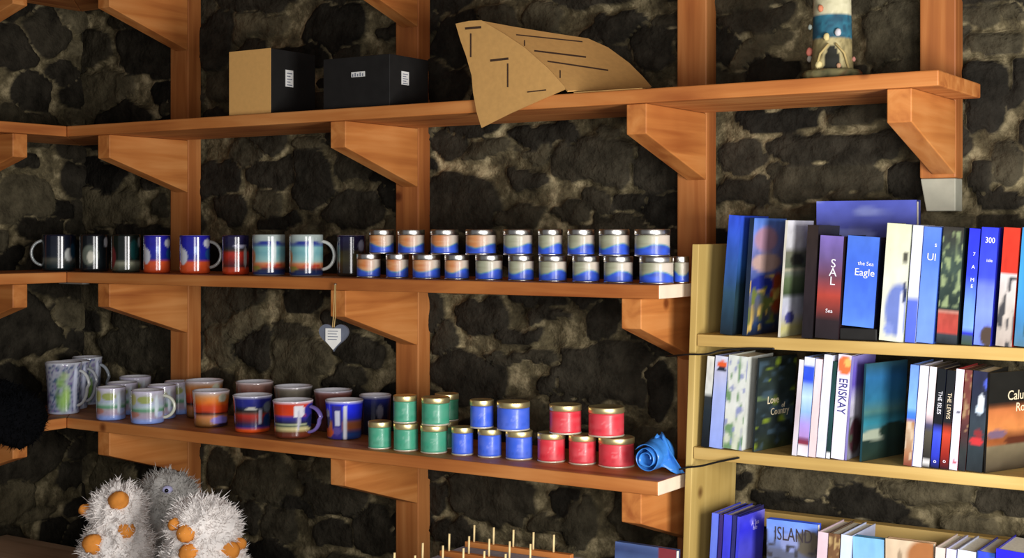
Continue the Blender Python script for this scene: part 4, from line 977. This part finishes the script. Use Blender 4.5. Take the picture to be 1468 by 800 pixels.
# ------------------------------------------------------------------ lighthouse ornament
lp = Vector((x_at(1193, YF + .07), YF + .07, ZT + .0005))
lh = empty('lighthouse_ornament', lp, face_cam(lp)); tag(lh, 'model lighthouse with a blue band on a rocky base, on the top shelf', 'ornament')
Zl = depth(lp); u1 = Zl / FPX
m = MB()
def rockcol(t, z, k): return mix(L('#5a5238'), L('#a89468'), vn(t * 5 + 9, z * 300, 3))
m.lathe([(.048, 0), (.052, .003), (.053, .012), (.049, .017), (.002, .0175)], 40, lambda t, z, k: mix(mix(L('#6a6848'), L('#c8bc84'), vn(t * 6 + 9, z * 260, 3)), L('#a85838'), (vn(t * 4 + 20, z * 100, 8) - .6) * 4), warp=lambda t, z: 1 + .1 * (vn(t * 5 + 9, z * 80, 4) - .5))
m.build('base', 'matte', lh)
rb = 29 * u1; rt = 24.5 * u1; HT = .26
prof = []
for k in range(53):
    z = .0146 + (HT - .0146) * k / 52; prof.append((rb + (rt - rb) * (z / HT) * 1.0 if z > .04 else rb * 1.02, z))
tz0, tz1 = (112 - 55) * u1, (112 - 19) * u1
def tow(t, z, k):
    n = vn(t * 6 + 9, z * 160, 5)
    if z < tz0:
        b = mix(L('#5c5434'), L('#b0a070'), vn(t * 9 + 9, z * 220, 6))
        d = (t / .42) ** 2 + ((z - .018) / .042) ** 2
        if d < 1: b = L('#1c1c14')
        elif d < 1.7: b = mix(b, L('#b8ac80'), .6)
        return b
    if z < tz1: return mix(L('#1f3c50'), L('#2f7084'), n)
    if z < .17: return mix(L('#b0ab88'), L('#d2ccab'), n)
    if z < .21: return mix(L('#1f3c50'), L('#2f7084'), n)
    return mix(L('#b0ab88'), L('#d2ccab'), n)
m.lathe(prof, 60, tow); m.build('tower', 'matte', lh)
m = MB(); m.lathe([(rt * 1.25, HT), (rt * 1.3, HT + .004), (rt * .6, HT + .005), (rt * .6, HT + .03), (rt * .8, HT + .031), (rt * .3, HT + .048), (.002, HT + .052)], 32, None, L('#8c3024'))
m.build('lantern', 'matte', lh)
# small nets, floats and shells round the tower (local +X faces the room)
def bit(nm, px, py, rr, col, fwd=.0):
    dz = (112 - py) * u1; dyy = (px - 1193) * u1
    x = math.sqrt(max(0, (rb + .003) ** 2 - dyy * dyy)) + fwd
    m = MB(); m.blob((x, dyy, dz), (rr * .8, rr, rr * 1.25), 14, 9, .15, 3, int(px), L(col)); o = m.build(nm, 'matte', lh)
for a in ((1161, 70, .0065, '#b06454'), (1161, 80, .005, '#8c8478'), (1174, 92, .0065, '#d0c088'), (1185, 53, .0055, '#c8b880'), (1223, 83, .0035, '#b87c70'), (1177, 12, .005, '#c07858'), (1162, 35, .004, '#808880')):
    bit('float', *a)
bit('gull', 1201, 47, .0055, '#c4c0c4'); bit('shell', 1202, 94, .004, '#b88c6c')
m = MB()
for sgn in (-1, 1):
    m.tube([((rb + .003) * math.cos(.15 * sgn), (rb + .003) * math.sin(.15 * sgn), .062), ((rb + .004) * math.cos(.55 * sgn), (rb + .004) * math.sin(.55 * sgn), .045), ((rb + .004) * math.cos(.8 * sgn), (rb + .004) * math.sin(.8 * sgn), .017)], .0022, 8, L('#a89460'))
m.build('rope', 'matte', lh)

# ------------------------------------------------------------------ black cloth on the left lower shelf
cp = on_z(22, 612, ZL)
cl = empty('black_cloth', (0, 0, 0)); eL = Vector((math.cos(R60), math.sin(R60), 0)); nL = Vector((-math.sin(R60), math.cos(R60), 0))
ucl = left_u(44)
cl.location = O + eL * ucl + Vector((0, 0, ZL)); cl.rotation_euler = (0, 0, R60)
tag(cl, 'black woolly cloth bundled over the left shelf edge', 'cloth')
rnd = random.Random(5); m = MB()
lob = [((-.055, .062, .050), (.085, .060, .050)), ((-.10, .075, .062), (.085, .060, .062)), ((-.05, -.026, .012), (.070, .021, .062)), ((-.115, -.024, .016), (.07, .019, .05))]
for q, (cc, rr) in enumerate(lob):
    m.blob(cc, rr, 30, 20, .22, 4, 60 + q, zmin=(.002 if q < 2 else -1e9))
vs = []; fs = []
for q, (cc, rr) in enumerate(lob):
    for _ in range(1500):
        z = rnd.uniform(-1, 1); a = rnd.uniform(-PI, PI); s_ = math.sqrt(1 - z * z); dr = Vector((s_ * math.cos(a), s_ * math.sin(a), z))
        p = Vector((cc[i] + dr[i] * rr[i] * 1.0 for i in range(3)))
        tip = p + (dr + Vector((rnd.gauss(0, .5), rnd.gauss(0, .5), rnd.gauss(0, .5)))) * rnd.uniform(.004, .012)
        if q < 2 and min(p.z, tip.z) < .004: continue
        if q > 1 and max(p.y, tip.y) > -.004: continue
        t1 = dr.orthogonal().normalized() * .002; t2 = dr.cross(t1).normalized() * .002
        b = len(vs); vs += [p + t1, p - t1 * .5 + t2 * .8, p - t1 * .5 - t2 * .8, tip]; fs += [(b, b + 1, b + 3), (b + 1, b + 2, b + 3), (b + 2, b, b + 3)]
m.add(vs, fs); m.build('folded_wool', 'cloth', cl)

# ------------------------------------------------------------------ table and what stands on it
TZ = .70
tb = empty('display_table', (-2.2, 2.0, 0)); tag(tb, 'wooden table under the shelves carrying the plush toys', 'table')
m = MB(); m.box(-.975, .95, -.35, .375, TZ - .035, TZ); m.build('tabletop', 'table', tb, .003)
for (x, y) in ((-.9, -.3), (-.9, .3), (.88, -.3), (.88, .3)):
    m = MB(); m.box(x - .03, x + .03, y - .03, y + .03, 0, TZ - .0355); m.build('leg', 'wood_z', tb, .003)

def toy(px, ytop, ybot_z, wpx, k, mat, label, knobs, seed, eye=None, split=None):
    """shaggy plush: k = distance along the view, knobs = (px, py, radius px)"""
    d = ray(px, HOR); c = Vector((d[0] * k, d[1] * k, TZ + .0005))
    h = EYE - (ytop - HOR) / FPX * k - TZ; rx = wpx / 2 * k / FPX
    root = empty('plush_toy', c, face_cam(c)); tag(root, label, 'plush toy', 'shaggy plush toys on the table')
    rnd = random.Random(seed); m = MB()
    parts = [((0, 0, h * .34), (rx, rx, h * .34)), ((0, 0, h * .70), (rx * .82, rx * .82, h * .28))]
    for (cc, rr) in parts: m.blob(cc, rr, 40, 26, .2, 5, seed, zmin=.002)
    def inside(p, skip):
        for q, (cc, rr) in enumerate(parts):
            if q != skip and sum(((p[i] - cc[i]) / rr[i]) ** 2 for i in range(3)) < .62: return True
        return False
    vs = []; fs = []
    for q, (cc, rr) in enumerate(parts):
        n = 0
        while n < 4200:
            z = rnd.uniform(-.95, 1); a = rnd.uniform(-PI, PI); s_ = math.sqrt(1 - z * z)
            dr = Vector((s_ * math.cos(a), s_ * math.sin(a), z)); kk = (1 + .2 * (vn(dr.x * 5 + dr.z * 3.5 + 9, dr.y * 5 - dr.z * 2 + 9, seed) * 2 - 1)) * .985; p = Vector((cc[0] + dr.x * rr[0] * kk, cc[1] + dr.y * rr[1] * kk, cc[2] + dr.z * rr[2] * kk))
            if p.z < .006: n += 1; continue
            if inside(p, q): n += 1; continue
            tip = p + (dr * .8 + Vector((rnd.gauss(0, .65), rnd.gauss(0, .65), rnd.gauss(0, .65)))) * rnd.uniform(.004, .012)
            if tip.z < .004: tip.z = .004
            t1 = dr.cross(Vector((rnd.gauss(0, 1), rnd.gauss(0, 1), rnd.gauss(0, 1)))).normalized() * rnd.uniform(.0010, .0022); t2 = dr.cross(t1).normalized() * t1.length
            b = len(vs); vs += [p + t1, p - t1 * .5 + t2 * .8, p - t1 * .5 - t2 * .8, tip]; fs += [(b, b + 1, b + 3), (b + 1, b + 2, b + 3), (b + 2, b, b + 3)]
            n += 1
    m.add(vs, fs, smooth=False); m.build('body', mat, root)
    inv = (Matrix.Translation(c) @ Matrix.Rotation(face_cam(c), 4, 'Z')).inverted()
    for (kx, ky, kr) in knobs:
        dd = ray(kx, ky); kk = k - rx * .98
        for _ in range(30):                                 # walk to the fur surface
            w = inv @ Vector((dd[0] * kk, dd[1] * kk, EYE + dd[2] * kk))
            if any(sum(((w[i] - cc[i]) / (rr[i] * 1.02)) ** 2 for i in range(3)) < 1 for cc, rr in parts) or kk > k - .1 * rx: break
            kk += rx * .05
        r_ = kr * .9 * k / FPX; m = MB(); m.blob(w, (r_ * .9, r_ * 1.05, r_ * .95), 18, 12, .14, 3, int(kx))
        m.build('orange_pompom', 'orange', root)
    if eye:
        ex, ey = eye; dd = ray(ex, ey); kk = k - rx * .9
        for _ in range(30):
            w = inv @ Vector((dd[0] * kk, dd[1] * kk, EYE + dd[2] * kk))
            if any(sum(((w[i] - cc[i]) / (rr[i] * 1.04)) ** 2 for i in range(3)) < 1 for cc, rr in parts): break
            kk += rx * .04
        e_ = MB(); e_.blob(w, (.008, .013, .010), 14, 10); e = e_.build('eye', 'eyeblue', root)
        e_ = MB(); e_.blob((w.x + .007, w.y - .002, w.z - .001), (.004, .005, .005), 12, 8); e_.build('pupil', 'eyeblack', e)
    return root
toy(170, 692, 0, 92, 3.20, 'fluff', 'white shaggy plush toy with four orange pompoms, the left one', [(170, 717, 15), (182, 760, 13), (134, 780, 16), (122, 731, 10), (128, 737, 8)], 301)
toy(238, 676, 0, 104, 3.46, 'fluffg', 'grey shaggy plush toy with a dark eye, behind the other two', [], 302, eye=(240, 702))
toy(290, 712, 0, 116, 3.04, 'fluff', 'white shaggy plush toy with orange pompoms, the right one', [(266, 765, 14), (271, 792, 15), (329, 789, 15), (344, 780, 10), (250, 752, 10)], 303)

# peg display stand
ps = on_z(700, 779, .895)
rk = empty('peg_stand', (ps.x, ps.y, TZ + .0005), .06); tag(rk, 'grey display block with wooden strips and rows of upright pegs', 'display stand')
hz0 = .895 - TZ - .012
m = MB(); m.box(-.06, .2, -.34, .03, 0, hz0); m.build('block', 'greyfelt', rk, .003)
for j in range(4):
    y0 = -.092 * j
    m = MB(); m.box(-.05, .185, y0 - .007, y0 + .007, hz0 + .0003, hz0 + .011); m.build('strip', 'wood_x', rk, .001)
    for i in range(5):
        xx = -.033 + i * .0445
        m = MB(); m.tube([(xx, y0, hz0 + .008), (xx + .001, y0, hz0 + .044)], .0021, 8); m.build('peg', 'peg', rk)

# blue leaflet book by the bookcase
fb0 = on_y(877, 778, 2.31); fb1 = on_y(966, 788, 2.31)
r = empty('book', (fb0.x, 2.31, TZ + .0005)); r.rotation_euler = (-.06, 0, -.03); tag(r, 'slate blue book with a red corner standing under the lower shelf end', 'book')
W = fb1.x - fb0.x; hb = fb0.z - TZ
m = MB(); m.grid((0, 0, 0), (W, 0, 0), (0, 0, hb), 30, 30, spots(pn([(0, '#3c4c74'), (.9, '#405484'), (.95, '#31406c'), (1, '#52689c')], .2, 3, 14, 401), [(.92, .9, .2, .3, '#7c2c34', 2)]))
m.box(0, W, .0004, .002, 0, hb, L('#2c3858')); m.box(0, W, .014, .016, 0, hb, L('#2c3858')); m.box(0, .002, .002, .014, 0, hb, L('#2c3858'))
m.build('cover', 'paper', r); m = MB(); m.box(.0025, W - .002, .0022, .0138, .003, hb - .003); m.build('page_block', 'page', r)

# ------------------------------------------------------------------ light
w = bpy.data.worlds.new('daylight'); scn.world = w; w.use_nodes = True
bg = w.node_tree.nodes['Background']; bg.inputs['Color'].default_value = (.74, .74, .78, 1); bg.inputs['Strength'].default_value = .2
def area(name, loc, target, sx, sy, power, col):
    l = bpy.data.lights.new(name, 'AREA'); l.shape = 'RECTANGLE'; l.size = sx; l.size_y = sy; l.energy = power; l.color = col
    o = bpy.data.objects.new(name, l); COL.objects.link(o); o.location = loc
    o.rotation_euler = (Vector(target) - Vector(loc)).to_track_quat('-Z', 'Y').to_euler(); return o
area('assumed_right_light', (.42, 1.25, 1.15), (-1.4, 2.45, 1.1), .6, .9, 47, (1, .97, .94))  # assumed area lamp out of view on the right; no window is modelled
area('camera_side_fill', (.25, -.3, 1.35), (-1.6, 2.45, .95), .8, 1.2, 31, (1, .97, .95))  # added fill behind the camera to brighten covers and front faces; no doorway is modelled

# ------------------------------------------------------------------ camera
cam = bpy.data.cameras.new('camera'); co_ = bpy.data.objects.new('camera', cam); COL.objects.link(co_)
co_.location = (0, 0, EYE); co_.rotation_euler = (PI / 2, 0, TH)
cam.sensor_width = 36; cam.sensor_fit = 'HORIZONTAL'; cam.lens = 36 * FPX / 1468; cam.shift_y = -(400 - HOR) / 1468
cam.clip_start = .05
scn.camera = co_
vs_ = scn.view_settings; vs_.view_transform = 'Standard'; vs_.look = 'None'; vs_.gamma = 1; vs_.exposure = .22; vs_.use_curve_mapping = False
